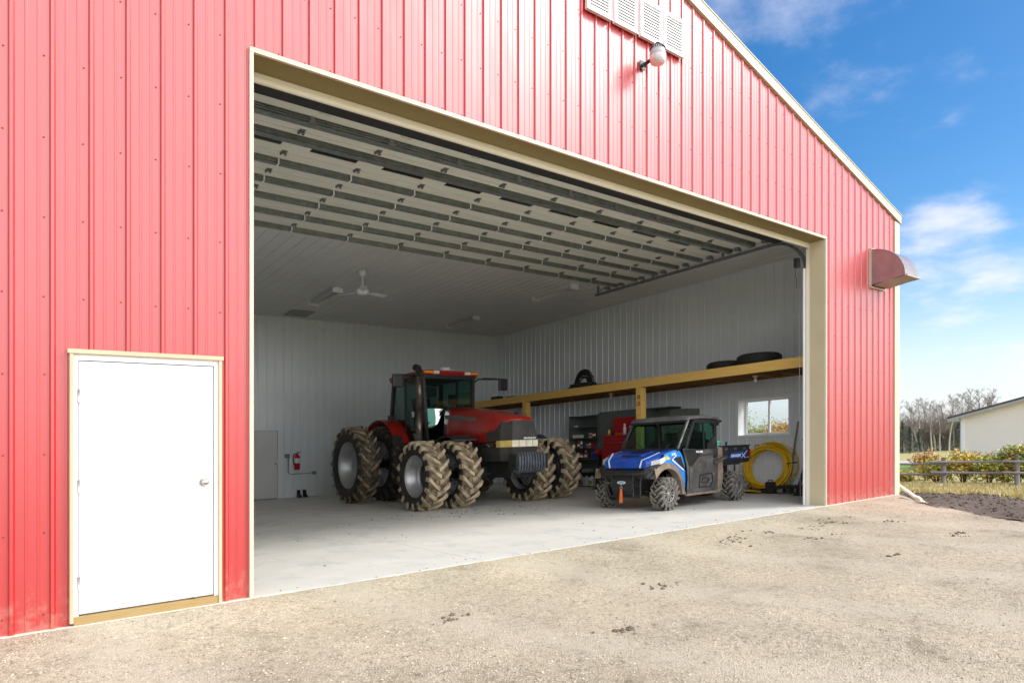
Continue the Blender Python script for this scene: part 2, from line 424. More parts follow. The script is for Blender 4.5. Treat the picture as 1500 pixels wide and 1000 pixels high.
# loose stones lying on the yard (nobody could count them)
def stones():
    n = 34000
    px = []; 
    u = rng.random((n*3, 2)); X = -2.6 + u[:,0]*15.5; Y = -5.9 + u[:,1]*5.85
    d = np.hypot(X+1.7, Y+6.1)
    keep = rng.random(len(X)) < np.clip(3.4/d, .12, 1)**1.2
    X = X[keep]; Y = Y[keep]; d = d[keep]
    e = np.array([edge_x(y) for y in Y]); k = X < e + .5
    X = X[k][:n]; Y = Y[k][:n]
    base = np.array([(1,0,0),(-1,0,0),(0,1,0),(0,-1,0),(0,0,1),(0,0,-1)], float)
    fc = np.array([(0,2,4),(2,1,4),(1,3,4),(3,0,4),(2,0,5),(1,2,5),(3,1,5),(0,3,5)])
    N = len(X); r = .003 + .0065*rng.random(N)**2.6
    big = rng.random(N) < .002; r[big] *= 1.6
    Z = np.array([gravel_z(x, y) for x, y in zip(X, Y)])
    ang = rng.random(N)*6.283
    v = base[None]*(1 + .45*(rng.random((N,6,1))-.5))*r[:,None,None]*np.stack([1+.5*rng.random(N), np.ones(N), .55+.3*rng.random(N)], -1)[:,None,:]
    c, s = np.cos(ang)[:,None], np.sin(ang)[:,None]
    vx = v[...,0]*c - v[...,1]*s; vy = v[...,0]*s + v[...,1]*c
    v = np.stack([vx + X[:,None], vy + Y[:,None], v[...,2] + Z[:,None] + r[:,None]*.25], -1)
    f = (fc[None] + (np.arange(N)*6)[:,None,None]).reshape(-1,3)
    mi = np.repeat(rng.choice(4, N, p=[.50,.30,.10,.10]), 8)
    ms = [mat('stone_beige',(0.55,0.475,0.345),.9), mat('stone_grey',(0.46,0.41,0.32),.9), mat('stone_pale',(0.66,0.60,0.48),.85), mat('stone_brown',(0.29,0.225,0.145),.9)]
    np_mesh('loose_gravel', v.reshape(-1,3), f, ms, mi=mi, kind='stuff', label='small loose stones strewn over the beige gravel yard', cat='gravel')
stones()
M_SOIL = mat('dark_soil', (0.085,0.06,0.044), rough=.95, color2=(0.14,0.104,0.075), nscale=2.2, nstretch=(1,.5,1), bump=1, bscale=22, dust=(0.11,0.085,0.065), dscale=5, dlo=.55, dhi=.9)
def clods():
    mb = MB()
    spots = [(6.8,-.75,.9,22),(7.8,-.95,.8,20),(8.6,-.9,.9,16),(7.2,-1.5,.5,8),(6.0,-1.0,.5,12),(9.4,-1.5,.4,6),(6.6,-2.6,.3,4),(1.2,-1.55,.20,14),(2.05,-2.6,.10,8),(8.9,-2.6,.3,6),(3.4,-1.9,.12,6)]
    for (x, y, s, n) in spots:
        for c in range(max(3, n//3)):
            ca = random.gauss(0, s*.5); cb = random.gauss(0, s*.16)
            sp = random.uniform(.02, .13)
            for k in range(random.randint(4, 20)):
                q = random.random()
                xx = x + ca + random.gauss(0, sp); yy = min(-.12, y + cb + random.gauss(0, sp*.6)); r = .0035 + .016*q**4
                mb.ico((xx, yy, gravel_z(xx, yy) + r*.35), r, jit=.45, sc=(1.3, 1.1, .8))
    mb.build('soil_clods', mat('drying_soil',(0.13,0.10,0.07),.95,color2=(0.20,0.16,0.11),nscale=8), kind='stuff', label='brown crumbs of soil dropped on the gravel', cat='soil')
    mb = MB()
    for k in range(2400):
        xx = random.uniform(12.2, 19.6); yy = random.uniform(-6, 3)
        if xx < edge_x(yy) + .25 + .9*random.random()**2*0 or (yy > 0 and xx < 13.6): continue
        r = .008 + .030*random.random()**3
        mb.ico((xx, yy, land(xx, yy) - .025 + .035*nz(xx, yy, 1.6, 6) + .02*nz(xx, yy, 4.5, 2)), r, jit=.45, sc=(1.1, 1.2, .9))
    mb.build('soil_clods', M_SOIL, kind='stuff', label='dark clods lying on the strip of turned soil', cat='soil')
clods()
def floor_crumbs():
    mb = MB()
    for k in range(420):
        if k < 70: xx, yy, r = random.uniform(.2, 10.0), -.05 + abs(random.gauss(0, .16)), random.uniform(.003, .008)
        elif k < 330: xx, yy, r = random.gauss(5.7, .9), random.gauss(5.0, .55), .004 + .014*random.random()**4
        else: xx, yy, r = random.uniform(.3, 10), random.uniform(.2, 6), .003 + .010*random.random()**4
        if .0 < xx < 10.05 and -.04 < yy < 9: mb.ico((xx, yy, r*.3), r, jit=.4, sc=(1.3, 1.2, .7))
    mb.build('floor_crumbs', MATS['drying_soil'], kind='stuff', label='crumbs of dry mud and grit scattered on the concrete floor', cat='soil')
floor_crumbs()

# bare soil beyond the pad, then the grass, lawn and road
sheet('dirt_strip', list(np.arange(10.5, 21.6, .11)), sorted(list(np.arange(-7, 4.2, .11)) + [0.0]), .0, M_SOIL,
      lambda x, y: edge_x(y)-.1 < x < 19.0 + .5*nz(x, y, .7, 9) - .12*y and not (y > .2 and x < 13.4),
      lambda x, y: land(x, y) - .03 + .035*nz(x, y, 1.6, 6) + .02*nz(x, y, 4.5, 2))
M_LAWN = mat('green_lawn', (0.16,0.30,0.05), rough=.9, color2=(0.22,0.32,0.07), nscale=.8, bump=.4, bscale=20)
sheet('lawn', list(np.arange(33.4, 46, .8)), list(np.arange(9.6, 17, .6)), -.055, M_LAWN)
M_ROAD = mat('pale_gravel_road', (0.62,0.58,0.52), rough=.9, color2=(0.52,0.48,0.42), nscale=1.2)
sheet('gravel_road', list(np.arange(47, 53, 1.0)), list(np.arange(6, 40, 1.0)), -.05, M_ROAD)
# grass tufts of the verge: one mass of blades
def tufts():
    v = []; f = []; mi = []
    for k in range(9500):
        x = random.uniform(18.7, 27.2); y = random.uniform(-3.5, 6.0)
        if x < 19.3 - .12*y + .5*nz(x, y, .7, 9): continue
        if nz(x, y, 1.1, 12) < -.15 and random.random() < .6: continue
        z = land(x, y) - .08
        for b in range(3):
            a = random.uniform(0, 6.28); h = random.uniform(.05, .16)*(1 + .8*max(0, nz(x, y, .6, 2))); w = random.uniform(.012, .03)
            lx, ly = random.gauss(0, .05), random.gauss(0, .05); i = len(v)
            v += [(x+math.cos(a)*w, y+math.sin(a)*w, z), (x-math.cos(a)*w, y-math.sin(a)*w, z), (x+lx, y+ly, z+h)]
            f.append((i, i+1, i+2)); mi.append(random.choice((0,0,1,2)))
    ms = [mat('blade_straw',(0.64,0.53,0.29),.9), mat('blade_gold',(0.56,0.47,0.20),.9), mat('blade_green',(0.40,0.40,0.14),.9)]
    np_mesh('verge_grass', v, f, ms, mi=mi, kind='stuff', label='dry yellow grass along the verge before the rail fence', cat='grass')
tufts()

# concrete floor slab, cut in two by an expansion joint
def concrete_mat():
    m = bpy.data.materials.new('trowelled_concrete'); m.use_nodes = True
    nt = m.node_tree; N = nt.nodes; L = nt.links; b = N['Principled BSDF']
    tc = N.new('ShaderNodeTexCoord')
    def noise(s, d=6, r=.62, st=(1,1,1)):
        mp = N.new('ShaderNodeMapping'); mp.inputs['Scale'].default_value = st; L.new(tc.outputs['Object'], mp.inputs[0])
        n = N.new('ShaderNodeTexNoise'); n.inputs['Scale'].default_value = s; n.inputs['Detail'].default_value = d; n.inputs['Roughness'].default_value = r
        L.new(mp.outputs[0], n.inputs['Vector']); return n
    def mix(fac, lo, hi, c1, c2, prev=None):
        r = N.new('ShaderNodeMapRange'); r.inputs['From Min'].default_value = lo; r.inputs['From Max'].default_value = hi; L.new(fac, r.inputs['Value'])
        x = N.new('ShaderNodeMix'); x.data_type = 'RGBA'; L.new(r.outputs[0], x.inputs[0])
        if prev is None: x.inputs[6].default_value = (*c1, 1)
        else: L.new(prev, x.inputs[6])
        x.inputs[7].default_value = (*c2, 1); return x.outputs[2]
    a = noise(.8, 7, .65, (.8,1.2,1)); s = noise(1.5, 9, .74, (1.25,.8,1)); w = noise(4.5, 8, .7, (1.1,.9,1)); g = noise(160, 3, .6)
    c = mix(a.outputs['Fac'], .35, .65, (0.60,0.585,0.54), (0.68,0.665,0.62))
    c = mix(s.outputs['Fac'], .52, .68, None, (0.46,0.475,0.47), c)
    c = mix(w.outputs['Fac'], .60, .78, None, (0.74,0.73,0.70), c)
    c = mix(g.outputs['Fac'], .58, .85, None, (0.42,0.40,0.35), c)
    L.new(c, b.inputs['Base Color'])
    rr = N.new('ShaderNodeMapRange'); rr.inputs['To Min'].default_value = .34; rr.inputs['To Max'].default_value = .62; L.new(s.outputs['Fac'], rr.inputs['Value']); L.new(rr.outputs[0], b.inputs['Roughness'])
    bp = N.new('ShaderNodeBump'); bp.inputs['Strength'].default_value = .12; bp.inputs['Distance'].default_value = .01; L.new(w.outputs['Fac'], bp.inputs['Height']); L.new(bp.outputs[0], b.inputs['Normal'])
    return m
M_CONC = concrete_mat()
mb = MB()
for (x0, x1) in ((-2.85, 2.481), (2.489, 7.9), (7.908, 12.95)):
    for (y0, y1) in ((-.05, 0.0), (0.0, 4.296), (4.304, 9.0), (9.008, 13.95)):
        mb.box(x0, x1, y0, y1, -.16, 0.0)
mb.build('concrete_floor', M_CONC, kind='structure')
mb = MB(); mb.box(-2.85, 12.95, .3, 13.95, -.17, -.02); mb.build('joint_bed', M_DARKVOID, kind='structure').name = 'floor_base'

# ================================================================== THE BARN
XL, XR = -3.06, 13.16           # outer faces of the side walls
OX0, OX1, OZ = 0.0, 10.10, 4.87  # the vehicle opening
DX0, DX1, DZ = -1.37, -.27, 2.10 # the walk door
PK, EAVE, SL = 5.05, 5.69, .284
def rake(x): return EAVE + SL*((x-XL) if x < PK else (XR-x))
barn = empty('barn', (0, 0, 0), 0, 'large red ribbed metal barn with cream trim and a wide open vehicle door', 'barn')

PITCH = .25
def profile(x0, x1, phase, extra=(), major=.019, minor=.0035, neg=False):
    """(x, height) points of rib profile between x0 and x1"""
    tmpl = [(0,0),(.011,major),(.031,major),(.043,0),(.098,0),(.103,minor),(.115,minor),(.120,0),(.173,0),(.178,minor),(.190,minor),(.195,0)]
    pts = []
    k0 = int(math.floor((x0-phase)/PITCH))-1; k1 = int(math.ceil((x1-phase)/PITCH))+1
    for k in range(k0, k1):
        for (u, h) in tmpl: pts.append((phase+k*PITCH+u, h))
    xs = [p[0] for p in pts]; hs = [p[1] for p in pts]
    def hh(x): return float(np.interp(x, xs, hs))
    cut = sorted({x0, x1, *[e for e in extra if x0 < e < x1], *[x for x in xs if x0 < x < x1]})
    return [(x, hh(x)) for x in cut]

# front wall skin with its holes
mb = MB()
pr = profile(XL, XR, 0.003, (OX0, OX1, DX0, DX1, PK))
for (xa, ha), (xb, hb) in zip(pr, pr[1:]):
    xm = (xa+xb)/2
    if DX0 < xm < DX1: segs = [(DZ, None)]
    elif OX0 < xm < OX1: segs = [(OZ, None)]
    else: segs = [(-.01, None)]
    for z0, _ in segs:
        mb.add([(xa,-ha-.004,z0),(xb,-hb-.004,z0),(xb,-hb-.004,rake(xb)),(xa,-ha-.004,rake(xa))], [(0,1,2,3)], 0, False)
for z in [.12, .73, 1.33, 1.93, 2.527, 3.13, 3.734, 4.338, 4.94, 5.545, 6.15, 6.755, 7.36]:
    k = -13
    while .003 + k*PITCH - .032 < XR - .2:
        x = .003 + k*PITCH - .030 + random.uniform(-.004, .004); k += 1
        if x < XL + .1 or z > rake(x) - .15: continue
        if OX0-.05 < x < OX1+.05 and z < OZ: continue
        if DX0-.05 < x < DX1+.05 and z < DZ: continue
        zz = z + random.uniform(-.008, .008)
        mb.cyl((x,-.004,zz), (x,-.010,zz), .0075, .006, 6, 1)
        mb.cyl((x+.055,-.004,zz+.004), (x+.055,-.009,zz+.004), .006, .005, 6, 1) if random.random() < .35 else None
mb.build('wall', [M_RED, M_REDDARK], barn, label='red ribbed front gable wall')

# right-hand and left-hand side walls (outer skins) and back gable
WY0, WY1, WZ0, WZ1 = 2.20, 3.55, 1.37, 2.24     # window hole in the right wall
mb = MB()
pr = profile(.02, 14.1, .1, (WY0, WY1))
for (ya, ha), (yb, hb) in zip(pr, pr[1:]):
    ym = (ya+yb)/2
    for (z0, z1) in (((-.3, WZ0), (WZ1, EAVE)) if WY0 < ym < WY1 else ((-.3, EAVE),)):
        mb.add([(XR+ha,ya,z0),(XR+hb,yb,z0),(XR+hb,yb,z1),(XR+ha,ya,z1)], [(0,1,2,3)], 0, False)
mb.build('wall', M_RED, barn)
mb = MB()
pr = profile(.02, 14.1, .1)
for (ya, ha), (yb, hb) in zip(pr, pr[1:]):
    mb.add([(XL-ha,ya,-.3),(XL-hb,yb,-.3),(XL-hb,yb,EAVE),(XL-ha,ya,EAVE)], [(0,3,2,1)], 0, False)
mb.build('wall', M_RED, barn)
mb = MB(); mb.prism([(XL,-.3),(XR,-.3),(XR,EAVE),(PK,rake(PK)),(XL,EAVE)], 'Y', 14.05, 14.1); mb.build('wall', M_RED, barn)
# roof of ribbed sheet
mb = MB()
for s in (-1, 1):
    xe = XR+.12 if s > 0 else XL-.12
    a = (PK, rake(PK)+.19); b = (xe, EAVE - .12*SL + .19)
    mb.prism([a, b, (b[0], b[1]-.05), (a[0], a[1]-.05)], 'Y', -.01, 14.2)
    k = 0
    while k*.25 < 14.1:
        y = .1 + k*.25; k += 1
        mb.bar((a[0], y, a[1]+.008), (b[0], y, b[1]+.008), .03, .02)
mb.build('roof', M_RED, barn)
# cream trim
for s in (1, -1):
    mb = MB(); xe = XR+.05 if s > 0 else XL-.05
    za, zb = rake(PK), EAVE - .05*SL
    mb.prism([(PK,za+.02),(PK,za+.185),(xe,zb+.185),(xe,zb+.02)], 'Y', -.055, .03)
    mb.prism([(PK,za+.186),(PK,za+.20),(xe+.02,zb+.195),(xe+.02,zb+.181)], 'Y', -.066, .06)
    mb.build('gable_trim', M_CREAM, barn)
for x0, x1 in ((12.955, XR+.015), (XL-.015, XL+.205)):
    mb = MB(); mb.box(x0, x1, -.032, -.001, -.075, EAVE+.02)
    if x0 > 0: mb.box(XR+.0, XR+.024, 0.0, .20, -.075, EAVE)
    else: mb.box(XL-.024, XL-.0, 0.0, .20, -.075, EAVE)
    mb.build('corner_trim', M_CREAM, barn)
for x0, x1 in ((XL, DX0), (DX1, OX0-.03), (OX1+.03, 12.95)):
    mb = MB(); mb.box(x0, x1, -.034, .01, -.075, .0); mb.box(x0, x1, -.044, -.034, -.012, .003); mb.build('base_trim', M_CREAM, barn)
# surround of the vehicle opening: narrow cream face trim, deep tan jambs, darker brown soffit, cream stop
mb = MB(); mb.box(-.036, -.002, -.034, .0, -.07, OZ+.002); mb.box(OX1, OX1+.03, -.034, .0, -.02, OZ+.002); mb.box(-.036, OX1+.03, -.036, .0, OZ+.003, OZ+.045)
mb.build('opening_trim', M_CREAM, barn)
mb = MB(); mb.box(-.14, -.001, .001, .275, -.02, OZ); mb.build('jamb', M_TAN, barn)
mb = MB(); mb.box(OX1+.001, OX1+.14, .001, .275, -.02, OZ); mb.build('jamb', M_TAN, barn)
mb = MB(); mb.box(-.14, OX1+.14, .001, .275, OZ+.001, OZ+.13); mb.build('soffit', mat('dark_soffit', (0.20,0.145,0.048), .45), barn, label='dark brown soffit over the vehicle opening')
mb = MB(); mb.box(-.06, -.01, .276, .34, 0, OZ-.085); mb.box(OX1-.0, OX1+.06, .276, .345, 0.0, OZ-.085); mb.box(-.06, OX1+.06, .276, .31, OZ-.085, OZ+.02)
mb.box(-.06, OX1+.06, .270, .2755, OZ-.05, OZ-.042)
mb.build('weather_stop', mat('cream_vinyl', (0.74,0.68,0.55), .45), barn, bevel=.004)

# inner lining: ribbed white sheet on walls and ceiling
IXL, IXR, IY0, IY1, CZ = -2.75, 12.75, .36, 13.85, 5.46
mb = MB()
pr = profile(IY0, IY1, .055, (WY0, WY1), major=.016, minor=.0022)
for (ya, ha), (yb, hb) in zip(pr, pr[1:]):
    ym = (ya+yb)/2
    for (z0, z1) in (((0, WZ0), (WZ1, CZ)) if WY0 < ym < WY1 else ((0, CZ),)):
        mb.add([(IXR-ha,ya,z0),(IXR-hb,yb,z0),(IXR-hb,yb,z1),(IXR-ha,ya,z1)], [(3,2,1,0)], 0, False)
mb.build('lining', M_LINER, barn)
mb = MB()
pr = profile(IY0, IY1, .055, major=.016, minor=.0022)
for (ya, ha), (yb, hb) in zip(pr, pr[1:]):
    mb.add([(IXL+ha,ya,0),(IXL+hb,yb,0),(IXL+hb,yb,CZ),(IXL+ha,ya,CZ)], [(0,1,2,3)], 0, False)
mb.build('lining', M_LINER, barn)
mb = MB()
pr = profile(IXL, IXR, .01, (3.60, 4.64), major=.016, minor=.0022)
for (xa, ha), (xb, hb) in zip(pr, pr[1:]):
    z0 = 2.08 if 3.60 < (xa+xb)/2 < 4.64 else 0
    mb.add([(xa,IY1-ha,z0),(xb,IY1-hb,z0),(xb,IY1-hb,CZ),(xa,IY1-ha,CZ)], [(0,1,2,3)], 0, False)
mb.box(IXL, 3.59, IY1-.02, IY1, 0, .05); mb.box(4.65, IXR, IY1-.02, IY1, 0, .05)
mb.build('lining', M_LINER, barn)
mb = MB()
for (x0, x1, z0) in ((IXL, -.14, 0), (OX1+.14, IXR, 0), (-.14, OX1+.14, OZ+.13)): mb.box(x0, x1, .345, .36, z0, CZ)
mb.build('lining', M_LINER, barn)
mb = MB()
pr = profile(IXL, IXR, .01, major=.016, minor=.0022)
for (xa, ha), (xb, hb) in zip(pr, pr[1:]):
    ys = [IY0, 5, 10, IY1]
    for ya, yb in zip(ys, ys[1:]):
        mb.add([(xa,ya,CZ-ha),(xb,ya,CZ-hb),(xb,yb,CZ-hb),(xa,yb,CZ-ha)], [(3,2,1,0)], 0, False)
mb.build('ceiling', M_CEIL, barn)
# sheathing behind skins so that no light leaks through
mb = MB(); mb.box(IXL-.02, IXR+.02, .37, IY1, CZ+.03, CZ+.06); mb.box(IXR+.03, XR-.02, .3, WY0-.03, -.1, CZ); mb.box(IXR+.03, XR-.02, WY1+.03, 14.0, -.1, CZ); mb.box(IXR+.03, XR-.02, WY0-.02, WY1+.02, -.1, WZ0-.04); mb.box(IXR+.03, XR-.02, WY0-.02, WY1+.02, WZ1+.04, CZ)
mb.box(XL+.02, IXL-.03, .3, 14.0, -.1, CZ); mb.box(OX1+.15, XR-.03, .02, .3, -.05, OZ+.1)
mb.box(DX1+.01, -.15, .02, .3, -.05, OZ+.1); mb.box(XL+.03, DX0-.01, .02, .3, -.05, OZ+.1); mb.box(DX0-.01, DX1+.01, .02, .3, DZ+.02, OZ+.1)
mb.prism([(XL+.05,OZ+.14),(XR-.05,OZ+.14),(XR-.05,EAVE-.05),(PK,rake(PK)-.06),(XL+.05,EAVE-.05)], 'Y', .02, .34)
mb.build('framing', M_DECK, barn)

# walk door in the front wall
mb = MB()
mb.box(DX0-.0, DX0+.026, -.045, .05, .02, DZ); mb.box(DX1-.026, DX1, -.045, .05, -.03, DZ); mb.box(DX0-.014, DX1+.012, -.05, .05, DZ, DZ+.035)
mb.build('door_trim', M_TAN, barn, bevel=.003)
dr = MB(); dr.box(-1.306, -.334, -.012, .03, .078, 2.045)
door = dr.build('door', mat('white_door', (0.76,0.76,0.80), rough=.35, color2=(0.72,0.72,0.76), nscale=2, dust=(0.66,0.60,0.50), dscale=5, dlo=.62, dhi=1.0), barn, bevel=.003, label='white flat steel door in the red front wall')
mb = MB(); mb.box(-1.343, -1.312, -.02, .05, .02, DZ-.001); mb.box(-.328, -.297, -.02, .05, .02, DZ-.001); mb.box(-1.311, -.329, -.02, .05, 2.052, DZ-.001); mb.box(-1.31,-.33,.032,.05,.05,2.05)
mb.build('door_frame', M_WHITE, door)
mb = MB(); mb.box(-1.343, -.297, -.036, .06, -.005, .066); mb.build('door_sill', mat('sill_wood', (0.36,0.26,0.12), .7, color2=(0.34,0.22,0.08), nscale=6, nstretch=(1,10,10)), door)
for z in (1.772, 1.071, .32):
    mb = MB(); mb.cyl((-1.311,-.022,z-.05), (-1.311,-.022,z+.05), .009, n=10); mb.box(-1.322,-1.30,-.018,-.012,z-.05,z+.05); mb.build('hinge', mat('hinge_steel',(0.50,0.50,0.50),.4,metal=.5) if 'hinge_steel' not in MATS else MATS['hinge_steel'], door)
mb = MB(); mb.cyl((-.41,-.012,1.055),(-.41,-.022,1.055),.034,n=20); mb.cyl((-.41,-.022,1.055),(-.41,-.05,1.055),.012,n=12); mb.ball((-.41,-.066,1.055), .028, sc=(1,.8,1)); mb.build('handle', M_CHROME, door)
mb = MB(); mb.box(-.50,-.46,-.03,-.012,.085,.112); mb.cyl((-.48,-.03,.095),(-.48,-.045,.095),.012,n=10); mb.build('door_stop', M_WHITE, door)
# a thin dark shadow gap round the leaf is left open to the frame

# white door in the back wall
dr = MB(); dr.box(3.66, 4.58, IY1-.015, IY1+.03, .02, 2.035)
idoor = dr.build('door', mat('grey_white_door', (0.62,0.63,0.62), .45, color2=(0.57,0.58,0.57), nscale=2), barn, bevel=.003, label='pale flat door in the back wall')
mb = MB(); mb.box(3.605,3.652,IY1-.03,IY1+.05,0,2.08); mb.box(4.588,4.635,IY1-.03,IY1+.05,0,2.08); mb.box(3.653,4.587,IY1-.03,IY1+.05,2.043,2.08); mb.build('door_frame', M_LINER, idoor)
mb = MB(); mb.cyl((4.51,IY1-.015,1.04),(4.51,IY1-.05,1.04),.014,n=10); mb.ball((4.51,IY1-.07,1.04), .032); mb.build('handle', M_CHROME, idoor)
# ceiling hatch
mb = MB(); mb.box(4.62, 5.30, 12.62, 13.42, CZ-.035, CZ-.018); mb.build('hatch', mat('hatch_grey', (0.30,0.30,0.28), .6), barn)

# window in the right wall
wn = MB()
for a in ((WY0-.05,WY0,WZ0-.05,WZ1+.05),(WY1,WY1+.05,WZ0-.05,WZ1+.05),(WY0,WY1,WZ0-.05,WZ0),(WY0,WY1,WZ1,WZ1+.05)):
    wn.box(IXR-.035, IXR-.017, *a)
for a in ((WY0-.012,WY0,WZ0,WZ1),(WY1,WY1+.012,WZ0,WZ1),(WY0,WY1,WZ0-.012,WZ0),(WY0,WY1,WZ1,WZ1+.012)):
    wn.box(IXR-.034, XR-.05, *a)
window = wn.build('window', mat('white_vinyl', (0.82,0.83,0.84), .4), barn, label='white sliding window below the loft')
for (y0, y1) in ((WY0+.004, (WY0+WY1)/2+.02), ((WY0+WY1)/2-.02, WY1-.004)):
    d = 0 if y0 < WY0+.1 else .032
    mb = MB(); x0 = XR-.15+d; x1 = x0+.028; w = .042
    mb.box(x0,x1,y0,y0+w,WZ0+.004,WZ1-.004); mb.box(x0,x1,y1-w,y1,WZ0+.004,WZ1-.004); mb.box(x0,x1,y0+w,y1-w,WZ0+.004,WZ0+w+.01); mb.box(x0,x1,y0+w,y1-w,WZ1-w,WZ1-.004)
    mb.build('sash', M_WHITE, window)
    mb = MB(); mb.box(x0+.010,x0+.016,y0+w,y1-w,WZ0+w+.01,WZ1-w); mb.build('pane', glass('window_glass_%d' % len(MATS), (.96,.99,.98), .97), window)

# ------------------------------------------------------------------ overhead door stowed below the ceiling
OD = empty('overhead_door', (0, 0, 0)); OD.parent = barn
OD['label'] = 'white sectional overhead door stowed open below the ceiling'
ZB = 5.185                                   # underside of the sections
joints = [1.17, 1.79, 2.455, 3.09, 3.72, 4.37, 5.02, 5.48]
# the lowest section still hangs in the bend of the track
mb = MB(); mb.prism([(1.01,5.15),(1.01,5.105),(1.165,ZB-.005),(1.165,ZB+.042)], 'X', -.02, OX1+.02)
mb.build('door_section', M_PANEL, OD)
mb = MB(); mb.prism([(.374,5.10),(.374,5.03),(.60,5.035),(1.008,5.07),(1.008,5.15)], 'X', -.02, OX1+.02); mb.build('gap_shade', M_RUBBER, OD)  # black block put in for the shade of the gap behind the header
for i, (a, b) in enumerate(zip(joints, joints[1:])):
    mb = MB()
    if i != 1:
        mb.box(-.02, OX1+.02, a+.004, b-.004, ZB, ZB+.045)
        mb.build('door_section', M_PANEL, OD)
    else:
        y0, y1 = a+.27, b-.185                # section with the row of narrow lites
        wins = [(.33+k*1.012, .33+k*1.012+.64) for k in range(10)]
        mb.box(-.02, OX1+.02, a+.004, y0, ZB, ZB+.045); mb.box(-.02, OX1+.02, y1, b-.004, ZB, ZB+.045)
        x = -.02
        for (w0, w1) in wins: mb.box(x, w0, y0, y1, ZB, ZB+.045); x = w1
        mb.box(x, OX1+.02, y0, y1, ZB, ZB+.045)
        mb.build('door_section', M_PANEL, OD, label='door section with a row of narrow dark panes')
        for (w0, w1) in wins:
            mb = MB(); mb.box(w0, w1, y0, y1, ZB+.006, ZB+.03); mb.build('pane', mat('dark_lite', (0.02,0.022,0.022), .12) if 'dark_lite' not in MATS else MATS['dark_lite'], OD)
def strut(y, zt, h, w=.085):
    """hat-shaped galvanised stiffener across the door"""
    mb = MB()
    t = .004; h *= .74
    prof = [(y-w*.5, zt), (y-w*.5, zt-t), (y-w*.28, zt-t), (y-w*.20, zt-h), (y-w*.34, zt-h), (y-w*.34, zt-h-t*1.6), (y+w*.34, zt-h-t*1.6), (y+w*.34, zt-h), (y+w*.20, zt-h), (y+w*.28, zt-t), (y+w*.5, zt-t), (y+w*.5, zt)]
    mb.prism(prof, 'X', -.01, OX1+.01)
    for q in (.30, .68): mb.box(-.01, OX1+.01, y-w*.40, y-w*.22, zt-h*q-.006, zt-h*q+.006)
    return mb.build('strut', M_GALV, OD)
STRY = [1.45, 1.97, 2.70, 3.33, 3.93, 4.55, 5.18]
for i, y in enumerate(STRY): strut(y, ZB-.001, .085 if i else .095, .15 if i < 2 else .10)
cols = [1.07 + 1.012*k for k in range(9)]
mb0 = MB(); mb0.box(-.035,.035,-.07,.045,-.006,0); mb0.cyl((-.04,0,-.014),(.04,0,-.014),.010,n=8); mb0.bar((-.028,-.02,-.03),(-.028,.05,-.006),.006,.03); mb0.bar((.028,-.02,-.03),(.028,.05,-.006),.006,.03)
hinge0 = None
for y in joints[1:-1]:
    for x in cols:
        if hinge0 is None: o = hinge0 = mb0.build('hinge', M_STEEL, OD)
        else: o = hinge0.copy(); COL.objects.link(o)
        o.location = (x, y, ZB-.001)
mb0 = MB(); mb0.box(-.010,.010,-.056,-.051,-.074,-.001); mb0.box(-.010,.010,-.055,.03,-.078,-.074)
clip0 = None
for i, y in enumerate(STRY):
    if i in (0, 1): continue
    for x in cols:
        if clip0 is None: o = clip0 = mb0.build('clip', [M_WHITE], OD)
        else: o = clip0.copy(); COL.objects.link(o)
        o.location = (x, y, ZB-.001)
mb0 = MB(); mb0.bar((.03,-.10,-.05),(.05,.06,-.002),.035,.006); mb0.box(-.09,-.05,-.1,.02,-.03,-.004); mb0.box(-.09,.04,-.012,.004,-.05,-.04)
br0 = None
for k in range(10):
    if br0 is None: o = br0 = mb0.build('bracket', M_PANEL, OD)
    else: o = br0.copy(); COL.objects.link(o)
    o.location = (1.14+1.03*k if k else 1.14, 1.13, ZB-.03)
mb0 = MB(); mb0.box(-.03,.03,-.07,-.055,-.10,.0); mb0.box(-.05,.05,-.08,-.07,-.09,-.06)
for k in range(9):
    o = mb0.build('bracket', M_STEEL, OD) if k == 0 else stc.copy()
    if k == 0: stc = o
    else: COL.objects.link(o)
    o.location = (cols[k]-.01, STRY[0], ZB-.001)
# tracks, hangers, springs
for sx in (-.10, OX1+.07):
    mb = MB(); d = .03
    pth = [(sx,.37,.0),(sx,.37,4.35)] + [(sx, .37+.72*(1-math.cos(a)), 4.35+.72*math.sin(a)) for a in [R(k*9) for k in range(1,11)]] + [(sx, 6.0, 5.10)]
    for off in (-.028, .028):
        P = [(p[0]+off, p[1], p[2]) for p in pth]
        for p, q in zip(P, P[1:]): mb.bar(p, q, .006, .05, (0,1,.01) if abs(p[1]-q[1]) < .01 else (0,0,1))
    for p, q in zip(pth, pth[1:]): mb.bar((p[0], p[1]+.0, p[2]), q, .05, .006, (0,1,.01) if abs(p[1]-q[1]) < .01 else (0,0,1))
    mb.build('track', M_STEEL, OD)
    mb = MB()
    s = 1 if sx > 0 else -1
    for y in joints: mb.box(sx-.10*s-.05, sx-.10*s+.05, y-.05, y+.05, ZB-.06, ZB-.002); mb.cyl((sx-.12*s,y,ZB-.04),(sx,y,ZB-.04),.014,n=8); mb.cyl((sx-.02*s,y,ZB-.04),(sx+.012*s,y,ZB-.04),.026,n=12)
    mb.build('roller_carrier', M_STEEL, OD)
    for y in (2.2, 4.1, 5.9):
        mb = MB(); mb.box(sx-.02, sx+.02, y-.02, y+.02, 5.12, CZ-.018)
        if y > 5: mb.bar((sx,5.9,5.14),(sx,5.2,CZ-.02),.03,.005)
        mb.build('hanger', M_GALV, OD)
mb = MB(); mb.cyl((-.15,.46,5.01),(OX1+.25,.46,5.01),.013,n=10); mb.build('spring_shaft', M_GALV, OD)
mb = MB()
